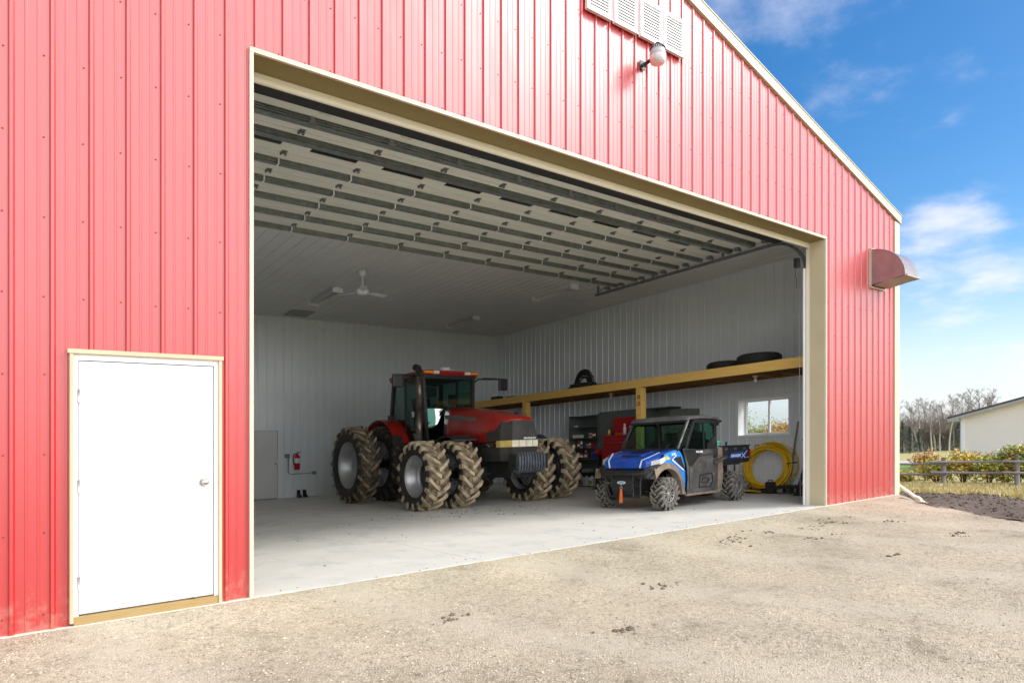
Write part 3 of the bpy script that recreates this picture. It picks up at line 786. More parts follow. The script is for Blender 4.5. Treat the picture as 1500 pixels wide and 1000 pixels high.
for k in range(4):
    x0 = 1.2 + k*2.1; mb.cyl((x0,.46,5.01),(x0+1.3,.46,5.01),.045,n=12)
mb.build('torsion_spring', M_BLACKM, OD)
mb = MB(); mb.box(-.12, OX1+.14, .345, .372, OZ-.02, CZ-.02); mb.build('header_shade', M_DARKVOID, OD)  # board coloured near black to stand for the unlit space above the opening
# pale vertical edge of the right-hand track and cable
mb = MB(); mb.box(OX1-.035, OX1-.005, .352, .385, 0.0, 4.42); mb.build('track_cover', M_WHITE, OD)
mb = MB(); mb.tube([(OX1-.05,.43,.1),(OX1-.10,.43,4.9)], .004, 6); mb.build('cable', M_STEEL, OD)
mb = MB(); mb.lathe([(.0,-.03),(.09,-.03),(.09,-.02),(.07,-.02),(.07,.02),(.09,.02),(.09,.03),(.0,.03)], (OX1+.0,.46,5.01), 'X', 20); mb.build('cable_drum', M_BLACKM, OD)
mb = MB(); mb.box(OX1-.16,OX1-.06,.42,.50,4.45,4.62); mb.tube([(OX1-.13,.47,4.45),(OX1-.15,.47,4.3),(OX1-.1,.47,4.2),(OX1-.13,.46,4.05)], .006, 6); mb.build('end_bearing', M_BLACKM, OD)

# ------------------------------------------------------------------ things fixed to the front wall
def gable_vent(x0, x1, z0, z1, label):
    o = empty('gable_vent', ((x0+x1)/2, -.024, z0), 0, label, 'vent', 'white louvred vents high in the gable')
    w = (x1-x0)/2; h = z1-z0; e = .055
    mb = MB()
    for a in ((-w,-w+e,0,h),(w-e,w,0,h),(-w+e,w-e,0,e),(-w+e,w-e,h-e,h)): mb.box(a[0],a[1],-.05,.0,a[2],a[3])
    mb.box(-w-.008, w+.008, -.06, -.05, -.01, .012)
    mb.build('frame', M_WHITE, o, bevel=.004)
    mb = MB(); n = 11
    for k in range(n):
        z = e + (h-2*e)*(k+.15)/n
        mb.bar((-w+e,-.026,z+.018),(w-e,-.026,z+.018), .041, .005, (0,-1,.45))
    mb.build('louvre', M_WHITE, o)
    mb = MB(); mb.box(-w+e,w-e,-.006,-.002,e,h-e); mb.build('screen', mat('vent_shadow',(0.35,0.34,0.33),.8) if 'vent_shadow' not in MATS else MATS['vent_shadow'], o)
for (a, b, l) in ((4.07,4.515,'leftmost white louvred vent, cut off by the top of the photo'), (4.566,5.014,'second louvred vent from the left, high in the red gable'), (5.07,5.52,'third louvred vent from the left, just above the round yard light'), (5.55,6.0,'rightmost and lowest-looking louvred vent, right of the yard light')):
    gable_vent(a, b, 6.79, 7.33, l)
# dusk-to-dawn yard light
yl = empty('yard_light', (5.15,-.02,6.43), 0, 'round grey yard light with clear lens on a short arm, below the louvred vents', 'yard light')
mb = MB(); mb.box(-.05,.05,-.012,.0,-.06,.06); mb.tube([(0,-.01,0),(.015,-.08,.01),(.025,-.16,.04)], .024, 12); mb.cyl((-.03,-.05,-.03),(.03,-.05,-.03),.012,n=8); mb.build('arm', M_BLACKM, yl)
mb = MB(); c = (.03,-.25,.05)
mb.lathe([(.0,.12),(.055,.12),(.078,.10),(.097,.055),(.111,.0),(.111,-.015),(.107,-.02)], c, 'Z', 28)
mb.build('housing', mat('light_grey_metal',(0.42,0.43,0.45),.4), yl)
mb = MB()
for k in range(18):
    a = 2*math.pi*k/18; ca, sa = math.cos(a), math.sin(a)
    mb.bar((c[0]+.05*ca,c[1]+.05*sa,c[2]+.12),(c[0]+.10*ca,c[1]+.10*sa,c[2]+.065),.007,.03)
mb.build('cooling_fin', M_BLACKM, yl)
mb = MB(); mb.lathe([(.109,-.02),(.112,-.045),(.107,-.085),(.086,-.118),(.05,-.13),(.0,-.13)], c, 'Z', 28)
mb.build('lens', mat('frosted_lens', (0.86,0.86,0.88), .25, trans=.35), yl)
mb = MB(); mb.cyl((c[0],c[1],c[2]-.12),(c[0],c[1],c[2]-.02),.05,n=16); mb.build('lamp', mat('lamp_amber',(0.5,0.45,0.33),.3), yl)
mb = MB(); mb.cyl((c[0],c[1],c[2]+.11),(c[0],c[1],c[2]+.16),.03,n=14); mb.build('photocell', M_BLACKM, yl)
# exhaust hood
hd = empty('exhaust_hood', (12.15,-.024,4.22), 0, 'curved grey sheet metal hood sticking out of the red wall near the corner', 'exhaust hood')
M_HOOD = mat('hood_sheet', (0.34,0.29,0.29), rough=.28, metal=.6, color2=(0.27,0.23,0.23), nscale=4)
w = .30
arc = [(-.02,.72)] + [(-.62*math.sin(R(a))-.02, .14+.58*math.cos(R(a))) for a in range(0,91,9)]
mb = MB()
side = [(0,0.02),(0,.72)] + arc[1:] + [(-.64,.10)]
for sx in (-w, w-.006):
    mb = MB(); mb.prism(side, 'X', sx, sx+.006); mb.build('side_panel', M_HOOD, hd)
mb = MB()
prev = None
pts = arc + [(-.64,.10)]
for p, q in zip(pts, pts[1:]):
    mb.add([(-w,p[0]-.004,p[1]+.004),(w,p[0]-.004,p[1]+.004),(w,q[0]-.004,q[1]+.004),(-w,q[0]-.004,q[1]+.004)], [(0,1,2,3)], 0, True)
mb.build('cover', M_HOOD, hd)
mb = MB(); mb.box(-w-.012, -w-.002, -.03, .02, 0, .74); mb.box(w+.002, w+.012, -.03, .02, 0, .74); mb.box(-w-.012,w+.012,-.03,.02,.741,.755); mb.box(-w,w,-.03,.02,-.03,.0); mb.build('flange', M_CREAM, hd)
mb = MB(); mb.bar((-w,-.38,.065),(w,-.38,.065),.60,.008,(0,.2,1)); mb.bar((-w-.01,-.665,.115),(w+.01,-.665,.115),.05,.03); mb.build('flap', mat('hood_flap',(0.36,0.36,0.35),.45), hd)
# ================================================================== WHEELS
def mud_mat(name, rub, mud, lo, hi, sc=7):
    return mat(name, rub, rough=.9, color2=mud, nscale=sc, lo=lo, hi=hi, bump=.7, bscale=45)
M_MUDLUG = mud_mat('dried_mud_on_tread', (0.17,0.135,0.085), (0.49,0.395,0.255), .36, .56, 4.5)
M_MUDBASE = mud_mat('mud_between_lugs', (0.055,0.044,0.03), (0.30,0.235,0.15), .40, .64)
M_MUDDARK = mud_mat('half_muddy_rubber', (0.03,0.026,0.02), (0.17,0.13,0.085), .42, .68)
M_MUDREAR = mud_mat('rear_lug_mud', (0.07,0.056,0.038), (0.38,0.30,0.19), .40, .64, 4.5)
M_SIDEWALL = mat('tractor_sidewall', (0.014,0.014,0.014), rough=.7, color2=(0.03,0.027,0.023), nscale=5, dust=(0.17,0.13,0.09), dscale=6, dlo=.60, dhi=.95)
M_RIM = mat('silver_rim', (0.50,0.51,0.52), rough=.42, metal=.65, color2=(0.40,0.41,0.42), nscale=3, dust=(0.30,0.26,0.20), dscale=5, dlo=.58, dhi=.9)

def tyre_mb(Rr, W, rim, nl, lug, lw, sweep, flip=1, wob=.0, seed=1, slope=.5):
    """agricultural tyre about the X axis; lugs form a V.  material 0 sidewall, 1 tread, 2 lugs"""
    rnd = random.Random(seed)
    rt = Rr - lug; h = W/2
    mb = MB()
    prof = [(rim-.01,-h*.78),(rim+.015,-h*.86),(rim+(rt-rim)*.35,-h*.99),(rim+(rt-rim)*.72,-h*.97),(rt-.035,-h*.90),(rt-.010,-h*.72),(rt,-h*.3),(rt,h*.3),(rt-.010,h*.72),(rt-.035,h*.90),(rim+(rt-rim)*.72,h*.97),(rim+(rt-rim)*.35,h*.99),(rim+.015,h*.86),(rim-.01,h*.78)]
    n = nl*2
    mb.lathe([(p[0],p[1]) for p in prof], (0,0,0), 'X', n, mis=[0,0,0,0,1,1,1,1,1,0,0,0,0])
    # flip lathe winding does not matter for shading
    for s in (-1, 1):
        for i in range(nl):
            a0 = 2*math.pi*(i + (.5 if s > 0 else 0))/nl
            secs = []
            stops = [(-.06,0,1),(.28,.22,1),(.62,.58,1),(.88,.88,1),(.965,.95,.95),(.995,.98,.84)]
            for (t, q, k) in stops:
                x = s*t*h*1.0
                a = a0 + sweep*q
                rin = rt - .03 - (.03 if t > .95 else 0)
                if k < 1: rin = rt - .06 - (.07 if k < .9 else .02)
                rout = Rr*1.0 if k == 1 else rt + (lug)*(k-.55)
                rout += rnd.uniform(-wob, wob)
                wa = lw/Rr*(.95 + rnd.uniform(-.1,.1)*(wob > 0)); wb = wa*.66
                def pt(r, aa): return (x, -r*math.cos(aa), r*math.sin(aa))
                # widen towards the centre bar nose
                secs.append([pt(rin, a-wa/2), pt(rin, a+wa/2), pt(rout, a+wb/2), pt(rout, a-wb/2)])
            mb.loft(secs, 2, False, True, True)
    return mb

def rim_mb(rim, W, depth, hole, side):
    """dished rim, its disc set back from the outer lip; side = -1 faces -X"""
    h = W/2*.80; s = side; d = s*(h-depth)
    mb = MB()
    mb.lathe([(rim+.012,s*h),(rim+.018,s*(h-.012)),(rim-.004,s*(h-.02)),(rim-.014,s*(h-.06)),(rim-.045,s*(h-.085)),(rim-.05,s*(h-.16)),(rim-.085,s*(h-.20)),(rim-.09,d+s*.02),(rim-.10,d),(rim*.70,d-s*.01),(hole,d-s*.03),(hole-.01,d-s*.05)], (0,0,0), 'X', 48)
    mb.lathe([(rim+.012,-s*h),(rim-.02,-s*(h-.03)),(rim-.05,d-s*.08)], (0,0,0), 'X', 48)
    return mb

# ================================================================== TRACTOR (nose towards the door, -Y)
TX, TY = 7.05, 6.15
tr = empty('tractor', (TX, TY, 0), 0, 'big red tractor with dual muddy tyres front and rear, parked on the concrete floor', 'tractor')
M_TRED = mat('tractor_red', (0.36,0.016,0.010), rough=.28, color2=(0.32,0.015,0.010), nscale=3, coat=.6, crough=.10, dust=(0.26,0.12,0.08), dscale=4, dlo=.64, dhi=1.0)
M_GRILLE = mat('grille_mesh', (0.035,0.033,0.032), rough=.5, color2=(0.06,0.055,0.05), nscale=4, dust=(0.20,0.17,0.14), dscale=6, dlo=.64, dhi=1.0)
M_CABGLASS = glass('cab_glass', (.45,.72,.64), .62)
RA = 3.55   # rear axle

def wheel(name, x, y, Rr, W, rim, nl, lug, lw, tread_m, lug_m, depth, hole, side, sweep=.30, seed=1, label=None):
    w = empty(name, (x, y, Rr-.012)); w.parent = tr
    t = tyre_mb(Rr, W, rim, nl, lug, lw, sweep, seed=seed, wob=.012).build('tyre', [M_SIDEWALL, tread_m, lug_m], w)
    r = rim_mb(rim, W, depth, hole, side).build('rim', M_RIM, w)
    hx = W*.40-depth
    mb = MB(); mb.cyl((side*(hx-.045),0,0),(side*(hx-.22),0,0),hole+.03,n=24); mb.cyl((side*(hx+.0),0,0),(side*(hx-.05),0,0),hole*.45,n=16)
    for k in range(8):
        a = 2*math.pi*k/8; r_ = hole+.05; mb.cyl((side*(hx+.012),r_*math.cos(a),r_*math.sin(a)),(side*(hx-.03),r_*math.cos(a),r_*math.sin(a)),.016,n=6)
    mb.build('hub', M_BLACKM, w)
    if label: w['label'] = label
    return w
for s in (-1, 1):
    wheel('wheel', s*1.83, 0, .745, .52, .46, 17, .040, .125, M_MUDBASE, M_MUDLUG, .29, .335, s, seed=3+s, label='outer front dual wheel caked in tan mud')
    wheel('wheel', s*1.02, 0, .745, .52, .46, 17, .040, .125, M_MUDBASE, M_MUDLUG, .18, .16, s, seed=8+s)
    wheel('wheel', s*1.80, RA, .985, .54, .61, 20, .044, .12, M_MUDDARK, M_MUDREAR, .33, .10, s, seed=13+s, label='outer rear dual wheel with half clean tread')
    wheel('wheel', s*.93, RA, .985, .54, .61, 20, .044, .12, M_SIDEWALL, M_MUDDARK, .2, .16, s, seed=18+s)
# hood: sections from nose to cab; each section is a half outline mirrored
def hood_sec(y, hw, ztop, zsh, zlow, hwl, crown=.06):
    half = [(0,ztop),(hw*.45,ztop-.01),(hw*.80,ztop-crown*.55),(hw*.96,ztop-crown*1.6),(hw*1.03,zsh),(hwl,(zsh+zlow)/2),(hwl*.98,zlow)]
    return [(x, y, z) for x, z in half][::1] + [(-x, y, z) for x, z in half[::-1][:-1]]
mb = MB()
secs = [hood_sec(-1.12,.29,1.905,1.865,1.855,.30,.02), hood_sec(-.95,.37,1.965,1.86,1.80,.40,.035), hood_sec(-.70,.43,2.03,1.88,1.60,.475,.05), hood_sec(-.45,.455,2.085,1.90,1.40,.49), hood_sec(-.15,.455,2.14,1.95,1.40,.49), hood_sec(.3,.44,2.20,2.0,1.42,.48), hood_sec(.8,.41,2.26,2.05,1.40,.45), hood_sec(1.25,.375,2.30,2.10,1.34,.42), hood_sec(1.52,.36,2.315,2.10,1.34,.40)]
mb.loft(secs, 0, True, True, True)
mb.build('hood', M_TRED, tr)
# grey flash along the side of the hood with faint lettering
for s in (-1,):
    mb = MB()
    pts = [(1.45,.395,2.12,2.02),(1.1,.425,2.09,1.99),(.7,.452,2.05,1.95),(.3,.474,2.00,1.91),(-.05,.483,1.955,1.90)]
    for (a, b) in zip(pts, pts[1:]):
        mb.add([(s*(a[1]+.012),a[0],a[2]),(s*(b[1]+.012),b[0],b[2]),(s*(b[1]+.012),b[0],b[3]),(s*(a[1]+.012),a[0],a[3])], [(0,1,2,3)], 0)
    mb.build('side_stripe', mat('stripe_grey',(0.15,0.14,0.14),.4), tr)
mb = MB(); mb.cyl((.10,-.75,2.00),(.10,-.75,2.04),.05,n=16); mb.build('hood_latch', M_BLACKM, tr)
# nose: dark grille wrapping the front, light band, lower grille
def nose_ring(z, hw, hwc, yf, yc, yr, hwr):
    return [(-hwr,yr,z),(-hwc,yc,z),(-hw,yf,z),(hw,yf,z),(hwc,yc,z),(hwr,yr,z)]
def ring_skin(name, rings, m, **kw):
    mb = MB(); mb.loft(rings, 0, False, False, False); n = len(rings[0])
    mb.poly(rings[0]); mb.poly(rings[-1][::-1]); return mb.build(name, m, tr, **kw)
ring_skin('grille', [nose_ring(1.425,.345,.475,-1.185,-.93,-.40,.495), nose_ring(1.62,.325,.465,-1.165,-.92,-.42,.49), nose_ring(1.86,.29,.41,-1.118,-.90,-.60,.45)], M_GRILLE)
ring_skin('lower_grille', [nose_ring(.98,.30,.40,-1.10,-.85,-.30,.42), nose_ring(1.15,.34,.46,-1.16,-.90,-.25,.47), nose_ring(1.282,.35,.478,-1.185,-.93,-.25,.49)], M_GRILLE)
mb = MB(); rings = [nose_ring(z,.35,.482,-1.192,-.935,-.80,.488) for z in (1.283,1.424)]
a, b = rings
for i, mi in ((1,0),(2,1),(3,0),(0,0),(4,0)):
    mb.add([a[i],a[i+1],b[i+1],b[i]], [(0,1,2,3)], mi)
mb.build('headlight', [mat('amber_lens_dusty',(0.62,0.46,0.13),.3,color2=(0.50,0.38,0.12),nscale=9), mat('headlight_dusty',(0.80,0.76,0.60),.25,color2=(0.62,0.55,0.38),nscale=7,lo=.4,hi=.7)], tr, label='dusty headlight band across the nose')
mb = MB()
for x in (-.17, 0.02, .20): mb.box(x-.003, x+.003, -1.197, -1.19, 1.29, 1.42)
mb.build('lens_divider', M_GRILLE, tr)
Mf = Matrix.Translation((.13,-1.182,1.462)) @ Matrix.Rotation(R(90),4,'X')
mb = MB(); mb.text('MAGNUM', .062, Mf, .003, bold=.0012, sx=1.18); mb.build('lettering', mat('white_lettering',(0.85,0.85,0.85),.4), tr)
# chassis, weights, axles
mb = MB(); mb.box(-.26,.26,-1.05,1.9,.62,1.30); mb.box(-.36,.36,1.5,3.9,.55,1.45); mb.box(-.22,.22,-1.22,-.9,.66,.98); mb.box(-.34,.34,-1.16,-1.02,.62,.86)
mb.build('chassis', M_BLACKM, tr, bevel=.02)
mb = MB()
for k in range(10):
    x = -.335 + k*.0745
    prof = [(-1.22,.76),(-1.22,1.12),(-1.30,1.165),(-1.40,1.15),(-1.445,1.08),(-1.455,.90),(-1.43,.77),(-1.36,.725),(-1.26,.73)]
    mb.prism(prof, 'X', x-.024, x+.024)
    mb.prism([(-1.25,.80),(-1.25,1.10),(-1.40,1.08),(-1.41,.82)], 'X', x+.024, x+.052)
mb.build('front_weight', mat('weight_iron',(0.16,0.175,0.205),.35,metal=.5,color2=(0.10,0.11,0.13),nscale=8), tr, bevel=.006)
mb = MB(); mb.box(-.42,-.34,-1.42,-1.15,.80,1.12); mb.box(.40,.46,-1.40,-1.15,.80,1.12); mb.cyl((-.45,-1.3,.9),(.48,-1.3,.9),.02,n=10); mb.build('weight_bracket', M_BLACKM, tr)
mb = MB(); mb.cyl((-1.62,0,.735),(1.62,0,.735),.085,n=16); mb.box(-.45,.45,-.14,.14,.60,.86); mb.build('axle', M_BLACKM, tr)
mb = MB(); mb.cyl((-1.6,RA,.975),(1.6,RA,.975),.11,n=16); mb.ball((0,RA,.95),.36,sc=(1.2,1,1)); mb.build('axle', M_BLACKM, tr)
mb = MB(); mb.bar((-.9,-.25,.70),(.9,-.25,.70),.05,.05); mb.build('tie_rod', M_BLACKM, tr)
# front mudguards over the inner tyres
for s in (-1, 1):
    mb = MB(); prev = []
    for k in range(7):
        a = R(62+k*12); r = .83; prev.append((-r*math.cos(a), .745+r*math.sin(a)))
    poly = prev + [(p[0], p[1]-.02) for p in prev[::-1]]
    mb.prism(poly, 'X', s*1.30 if s < 0 else .72, s*.72 if s < 0 else 1.30)
    mb.bar((s*.72,.1,1.56),(s*.35,.15,1.2),.05,.05)
    mb.build('mudguard', M_BLACK, tr)
# exhaust stack
mb = MB(); mb.cyl((-1.0,1.66,1.45),(-1.0,1.66,2.35),.082,n=24); mb.cyl((-1.0,1.66,2.35),(-1.0,1.66,3.08),.078,n=24); mb.cyl((-1.0,1.66,2.34),(-1.0,1.66,2.37),.088,n=24); mb.cyl((-1.0,1.66,1.95),(-1.0,1.66,1.97),.086,n=24)
mb.build('exhaust_stack', mat('heat_shield',(0.24,0.20,0.17),.36,metal=.75,color2=(0.13,0.11,0.10),nscale=4,dust=(0.35,0.27,0.20),dscale=7,dlo=.55,dhi=.8), tr)
mb = MB(); mb.tube([(-1.0,1.66,3.06),(-1.0,1.66,3.18),(-1.0,1.72,3.26),(-1.0,1.84,3.30)], [.080,.084,.086,.084], 20); mb.build('exhaust_elbow', M_BLACKM, tr)
# cab
YF, YR = 1.88, 3.55
def bar(mb, a, b, w, h=None): mb.bar(a, b, w, h or w, (0,1,0) if abs(b[2]-a[2]) > abs(b[1]-a[1]) else (0,0,1))
mb = MB()
for s in (-1, 1):
    bar(mb, (s*.66,YF-.02,1.52), (s*.74,YF+.06,3.14), .075)
    bar(mb, (s*.78,2.72,1.55), (s*.78,2.78,3.14), .05)
    bar(mb, (s*.76,YR+.08,1.75), (s*.72,YR-.05,3.14), .09)
    mb.bar((s*.66,YF,1.55),(s*.78,2.75,1.50),.05,.06); mb.bar((s*.78,2.75,1.55),(s*.76,YR+.05,1.9),.05,.06)
mb.bar((-.72,YF+.05,3.10),(.72,YF+.05,3.10),.08,.08); mb.bar((-.66,YF,1.50),(.66,YF,1.50),.06,.08); mb.bar((-.74,YR,3.1),(.74,YR,3.1),.08,.08); mb.bar((-.76,YR+.06,1.8),(.76,YR+.06,1.8),.06,.08)
mb.box(-.70,.70,YF+.02,YR,1.36,1.47)
mb.build('cab_frame', M_BLACKM, tr)
mb = MB(); mb.add([(-.64,YF-.01,1.53),(.64,YF-.01,1.53),(.71,YF+.055,3.08),(-.71,YF+.055,3.08)], [(0,1,2,3)]); mb.build('windshield', M_CABGLASS, tr)
mb = MB(); qy = lambda x: YF-.035+.36*max(0., -x-.30)  # extra pane with raised mirror share, added to show a bright sky reflection
cv = [(-.66,2.32),(-.64,1.84)] + [(-.635+.40*math.sin(R(a)), 1.80+.50*(1-math.cos(R(a)))) for a in (20,40,60,75,90)]
cv = [(x, qy(x), z) for x, z in cv]
mb.add(cv, [tuple(range(len(cv)))]); mb.build('sky_mirror_pane', glass('boosted_mirror_glass', (.7,.8,.82), .7, base=.62), tr, label='added pane before the windscreen, strongly mirroring the bright sky')
for s in (-1, 1):
    mb = MB(); mb.add([(s*.665,YF,1.56),(s*.785,2.72,1.55),(s*.785,2.77,3.10),(s*.745,YF+.06,3.10)], [(0,1,2,3)]); sg = mb.build('side_glass', M_CABGLASS, tr)
    mb = MB(); mb.add([(s*.785,2.76,1.56),(s*.765,YR+.05,1.92),(s*.725,YR-.05,3.10),(s*.785,2.80,3.10)], [(0,1,2,3)]); mb.build('side_glass', M_CABGLASS, tr)
mb = MB(); mb.add([(-.74,YR+.06,1.86),(.74,YR+.06,1.86),(.70,YR-.04,3.08),(-.70,YR-.04,3.08)], [(0,1,2,3)]); mb.build('rear_glass', M_CABGLASS, tr)
mb = MB(); mb.box(-.797,-.793,2.28,2.42,2.12,2.26); mb.build('sticker', M_WHITE, tr, label='small white sticker on the left cab glass')
mb = MB(); mb.bar((-.80,2.35,1.75),(-.80,2.45,2.45),.015,.015); mb.bar((-.805,2.62,1.95),(-.805,2.68,2.35),.02,.03); mb.build('door_handle', M_BLACKM, tr)
# roof
mb = MB()
def roof_ring(z, e, f):
    return [(-.80+e,YF-.06+f,z),(-.60+e,YF-.10+f,z),(.60-e,YF-.10+f,z),(.80-e,YF-.06+f,z),(.83-e,2.6,z),(.80-e,YR+.10-e,z),(-.80+e,YR+.10-e,z),(-.83+e,2.6,z)]
mb.loft([roof_ring(3.145,.02,.02), roof_ring(3.20,-.01,.0), roof_ring(3.255,.03,.04), roof_ring(3.285,.16,.16)], 0, False, True, True)
mb.build('cab_roof', M_TRED, tr, bevel=.012)
mb = MB(); mb.box(-.78,.78,YF-.05,YR+.06,3.10,3.143); mb.build('roof_liner', M_BLACKM, tr)
for s in (-1, 1):
    mb = MB(); mb.box(min(s*.54,s*.80),max(s*.54,s*.80),YF-.135,YF-.03,3.165,3.235); mb.build('turn_signal', mat('amber_lens',(0.85,0.25,0.02),.25) if 'amber_lens' not in MATS else MATS['amber_lens'], tr, bevel=.02)
    mb = MB(); mb.box(min(s*.38,s*.535),max(s*.38,s*.535),YF-.14,YF-.05,3.16,3.24); mb.build('work_light', mat('work_lens',(0.75,0.72,0.60),.2) if 'work_lens' not in MATS else MATS['work_lens'], tr, bevel=.01)
mb = MB(); mb.box(-.20,.24,YF+.1,YF+.42,3.285,3.305); mb.lathe([(0,.085),(.09,.08),(.125,.055),(.125,.035),(.05,.02),(.05,0)], (.02,YF+.26,3.30), 'Z', 24); mb.build('receiver_dome', M_WHITE, tr)
# mirrors
for s in (-1, 1):
    mb = MB()
    ex = 1.50 if s < 0 else 1.62
    mb.tube([(s*.74,YF+.06,2.98),(s*.86,YF-.02,3.08),(s*(ex-.05),YF-.05,3.10)], .022, 8); mb.bar((s*1.0,YF-.03,3.10),(s*ex,YF-.05,3.10),.035,.05)
    m_ = mb.build('mirror_arm', M_BLACKM, tr)
    mb = MB(); mb.box(s*ex-.14,s*ex+.14,YF-.10,YF-.02,2.80,3.12); mb.build('mirror', M_BLACK, tr, bevel=.03)
# rear fenders
for s in (-1, 1):
    mb = MB(); pts = []
    for k in range(10):
        a = R(28 + k*11); r = 1.10 + .05*math.sin(R(k*20)); pts.append((RA - r*math.cos(a), .985 + r*math.sin(a)))
    x0, x1 = (-1.20, -.60) if s < 0 else (.60, 1.20)
    mb.prism(pts + [(p[0]+.0*.03, p[1]-.03) for p in pts[::-1]], 'X', x0, x1)
    inner = x1-.02 if s < 0 else x0
    mb.prism(pts + [(RA+.9,1.4),(RA-.9,1.15)], 'X', inner, inner+.02)
    mb.build('fender', M_TRED, tr, bevel=.012)
mb = MB(); mb.box(-1.12,-.96,RA-.62,RA-.45,2.10,2.20); mb.build('fender_light', M_BLACKM, tr, bevel=.01)
# tank, steps, underbody
mb = MB(); mb.box(-.92,-.40,1.55,2.75,.62,1.42); mb.box(.40,.92,1.55,2.75,.62,1.42); mb.build('fuel_tank', M_BLACK, tr, bevel=.06)
mb = MB()
for z in (.50,.80,1.10): mb.box(-1.10,-.92,2.0,2.55,z,z+.03)
mb.bar((-1.0,2.0,.45),(-1.0,2.0,1.42),.03,.05); mb.bar((-1.0,2.55,.45),(-1.0,2.55,1.42),.03,.05); mb.box(-1.25,-.98,2.55,2.75,1.42,1.68); mb.build('step', M_BLACKM, tr)
# inside the cab
mb = MB(); mb.box(-.27,.27,2.85,3.25,1.75,1.92); mb.bar((0,3.24,1.9),(0,3.36,2.68),.52,.13,(0,1,0)); mb.box(-.14,.14,3.28,3.38,2.70,2.90); mb.box(-.2,.2,2.9,3.2,1.47,1.75); mb.build('seat', M_BLACK, tr, bevel=.04)
mb = MB(); ring = [(.02+.19*math.cos(a), 2.42+.19*math.sin(a)*.8, 2.40+.19*math.sin(a)*.45) for a in [2*math.pi*k/24 for k in range(24)]]
mb.tube(ring, .016, 8, closed=True); mb.bar((.02,2.42,2.40),(.02,2.20,1.6),.06,.05,(1,0,0)); mb.bar((-.17,2.42,2.40),(.21,2.42,2.40),.03,.02); mb.build('steering_wheel', M_BLACKM, tr)
mb = MB(); mb.box(.32,.62,2.5,3.3,1.5,2.05); mb.bar((.45,2.6,2.0),(.42,2.45,2.62),.03,.03,(1,0,0)); mb.box(.30,.58,2.40,2.46,2.45,2.72); mb.box(-.62,-.28,2.05,2.12,2.62,2.86); mb.box(-.1,.2,2.1,2.3,1.6,2.15); mb.build('console', M_BLACK, tr, bevel=.02)
# ================================================================== SIDE-BY-SIDE UTILITY VEHICLE (nose towards -X, yawed a little)
UX, UY = 7.88, 2.55
ut = empty('utility_vehicle', (UX, UY, 0), R(3.7), 'muddy blue and black two-seat utility vehicle with cargo bed, parked inside the open door', 'utility vehicle')
M_BLUE = mat('utv_blue', (0.010,0.055,0.34), rough=.22, color2=(0.014,0.075,0.42), nscale=3, coat=.6, crough=.1, dust=(0.30,0.33,0.40), dscale=7, dlo=.58, dhi=.95)
M_SKY = mat('utv_light_blue', (0.04,0.26,0.72), rough=.3, coat=.4, dust=(0.35,0.38,0.42), dscale=7, dlo=.62, dhi=.95)
M_UBLK = mat('utv_black_plastic', (0.018,0.018,0.020), rough=.45, color2=(0.026,0.026,0.026), nscale=6, dust=(0.12,0.11,0.095), dscale=3.2, dlo=.58, dhi=1.0)
M_DIRTY = mat('utv_dirty_plastic', (0.032,0.032,0.034), rough=.6, color2=(0.14,0.132,0.122), nscale=2.6, lo=.36, hi=.78, dust=(0.27,0.225,0.175), dscale=5, dlo=.55, dhi=.9)
M_MUDDY = mat('utv_muddy_arch', (0.27,0.21,0.155), rough=.95, color2=(0.14,0.115,0.09), nscale=5, bump=.6, bscale=40)
M_UTYRE = mat('utv_sidewall', (0.075,0.070,0.062), rough=.9, color2=(0.15,0.13,0.11), nscale=7)
M_UTREAD = mat('utv_tread', (0.020,0.020,0.019), rough=.85, color2=(0.05,0.045,0.04), nscale=9)
M_ULUG = mat('utv_worn_lug', (0.21,0.195,0.165), rough=.85, color2=(0.09,0.085,0.075), nscale=14, lo=.4, hi=.72)
M_UGLASS = glass('utv_glass', (.60,.88,.80), .90)
M_SILVER = mat('dusty_silver', (0.42,0.41,0.39), rough=.45, metal=.5, color2=(0.22,0.205,0.18), nscale=6)

def uwheel(x, y, side):
    w = empty('wheel', (x, y, .306)); w.parent = ut
    mb = tyre_mb(.31, .25, .165, 15, .022, .040, .42, wob=.002, seed=5)
    for s in (-1, 1):                     # extra shoulder blocks
        for k in range(15):
            a = 2*math.pi*(k+.25)/15
            mb.bar((s*.122, -.288*math.cos(a), .288*math.sin(a)), (s*.085, -.309*math.cos(a), .309*math.sin(a)), .036, .02, (0,-math.cos(a),math.sin(a)), 2)
    mb.T = None
    # the tyre is built about X; turn it to roll about Y
    mb.v = [(p[1], -p[0], p[2]) for p in mb.v] if side < 0 else [(p[1], p[0], p[2]) for p in mb.v]
    mb.build('tyre', [M_UTYRE, M_UTREAD, M_ULUG], w)
    s = side
    mb = MB(); mb.lathe([(.172,s*.095),(.165,s*.10),(.155,s*.085),(.150,s*.03),(.0,s*.025)], (0,0,0), 'Y', 32); mb.lathe([(.172,-s*.095),(.15,-s*.08),(.148,s*.02)], (0,0,0), 'Y', 32)
    rim = mb.build('rim', mat('rim_dark',(0.05,0.05,0.05),.5) if 'rim_dark' not in MATS else MATS['rim_dark'], w)
    mb = MB()
    for k in range(6):
        a = 2*math.pi*k/6
        for d in (-.16, .16):
            c1, s1 = math.cos(a+d*1.1), math.sin(a+d*1.1); c0, s0 = math.cos(a+d*2.2), math.sin(a+d*2.2)
            mb.bar((.045*c0,s*.075,.045*s0),(.152*c1,s*.088,.152*s1),.017,.03,(0,1,0))
    mb.lathe([(.158,s*.10),(.150,s*.104),(.143,s*.09)], (0,0,0), 'Y', 32); mb.lathe([(.0,s*.10),(.03,s*.098),(.052,s*.08),(.052,s*.03)], (0,0,0), 'Y', 20)
    mb.build('spoke', M_SILVER, w)
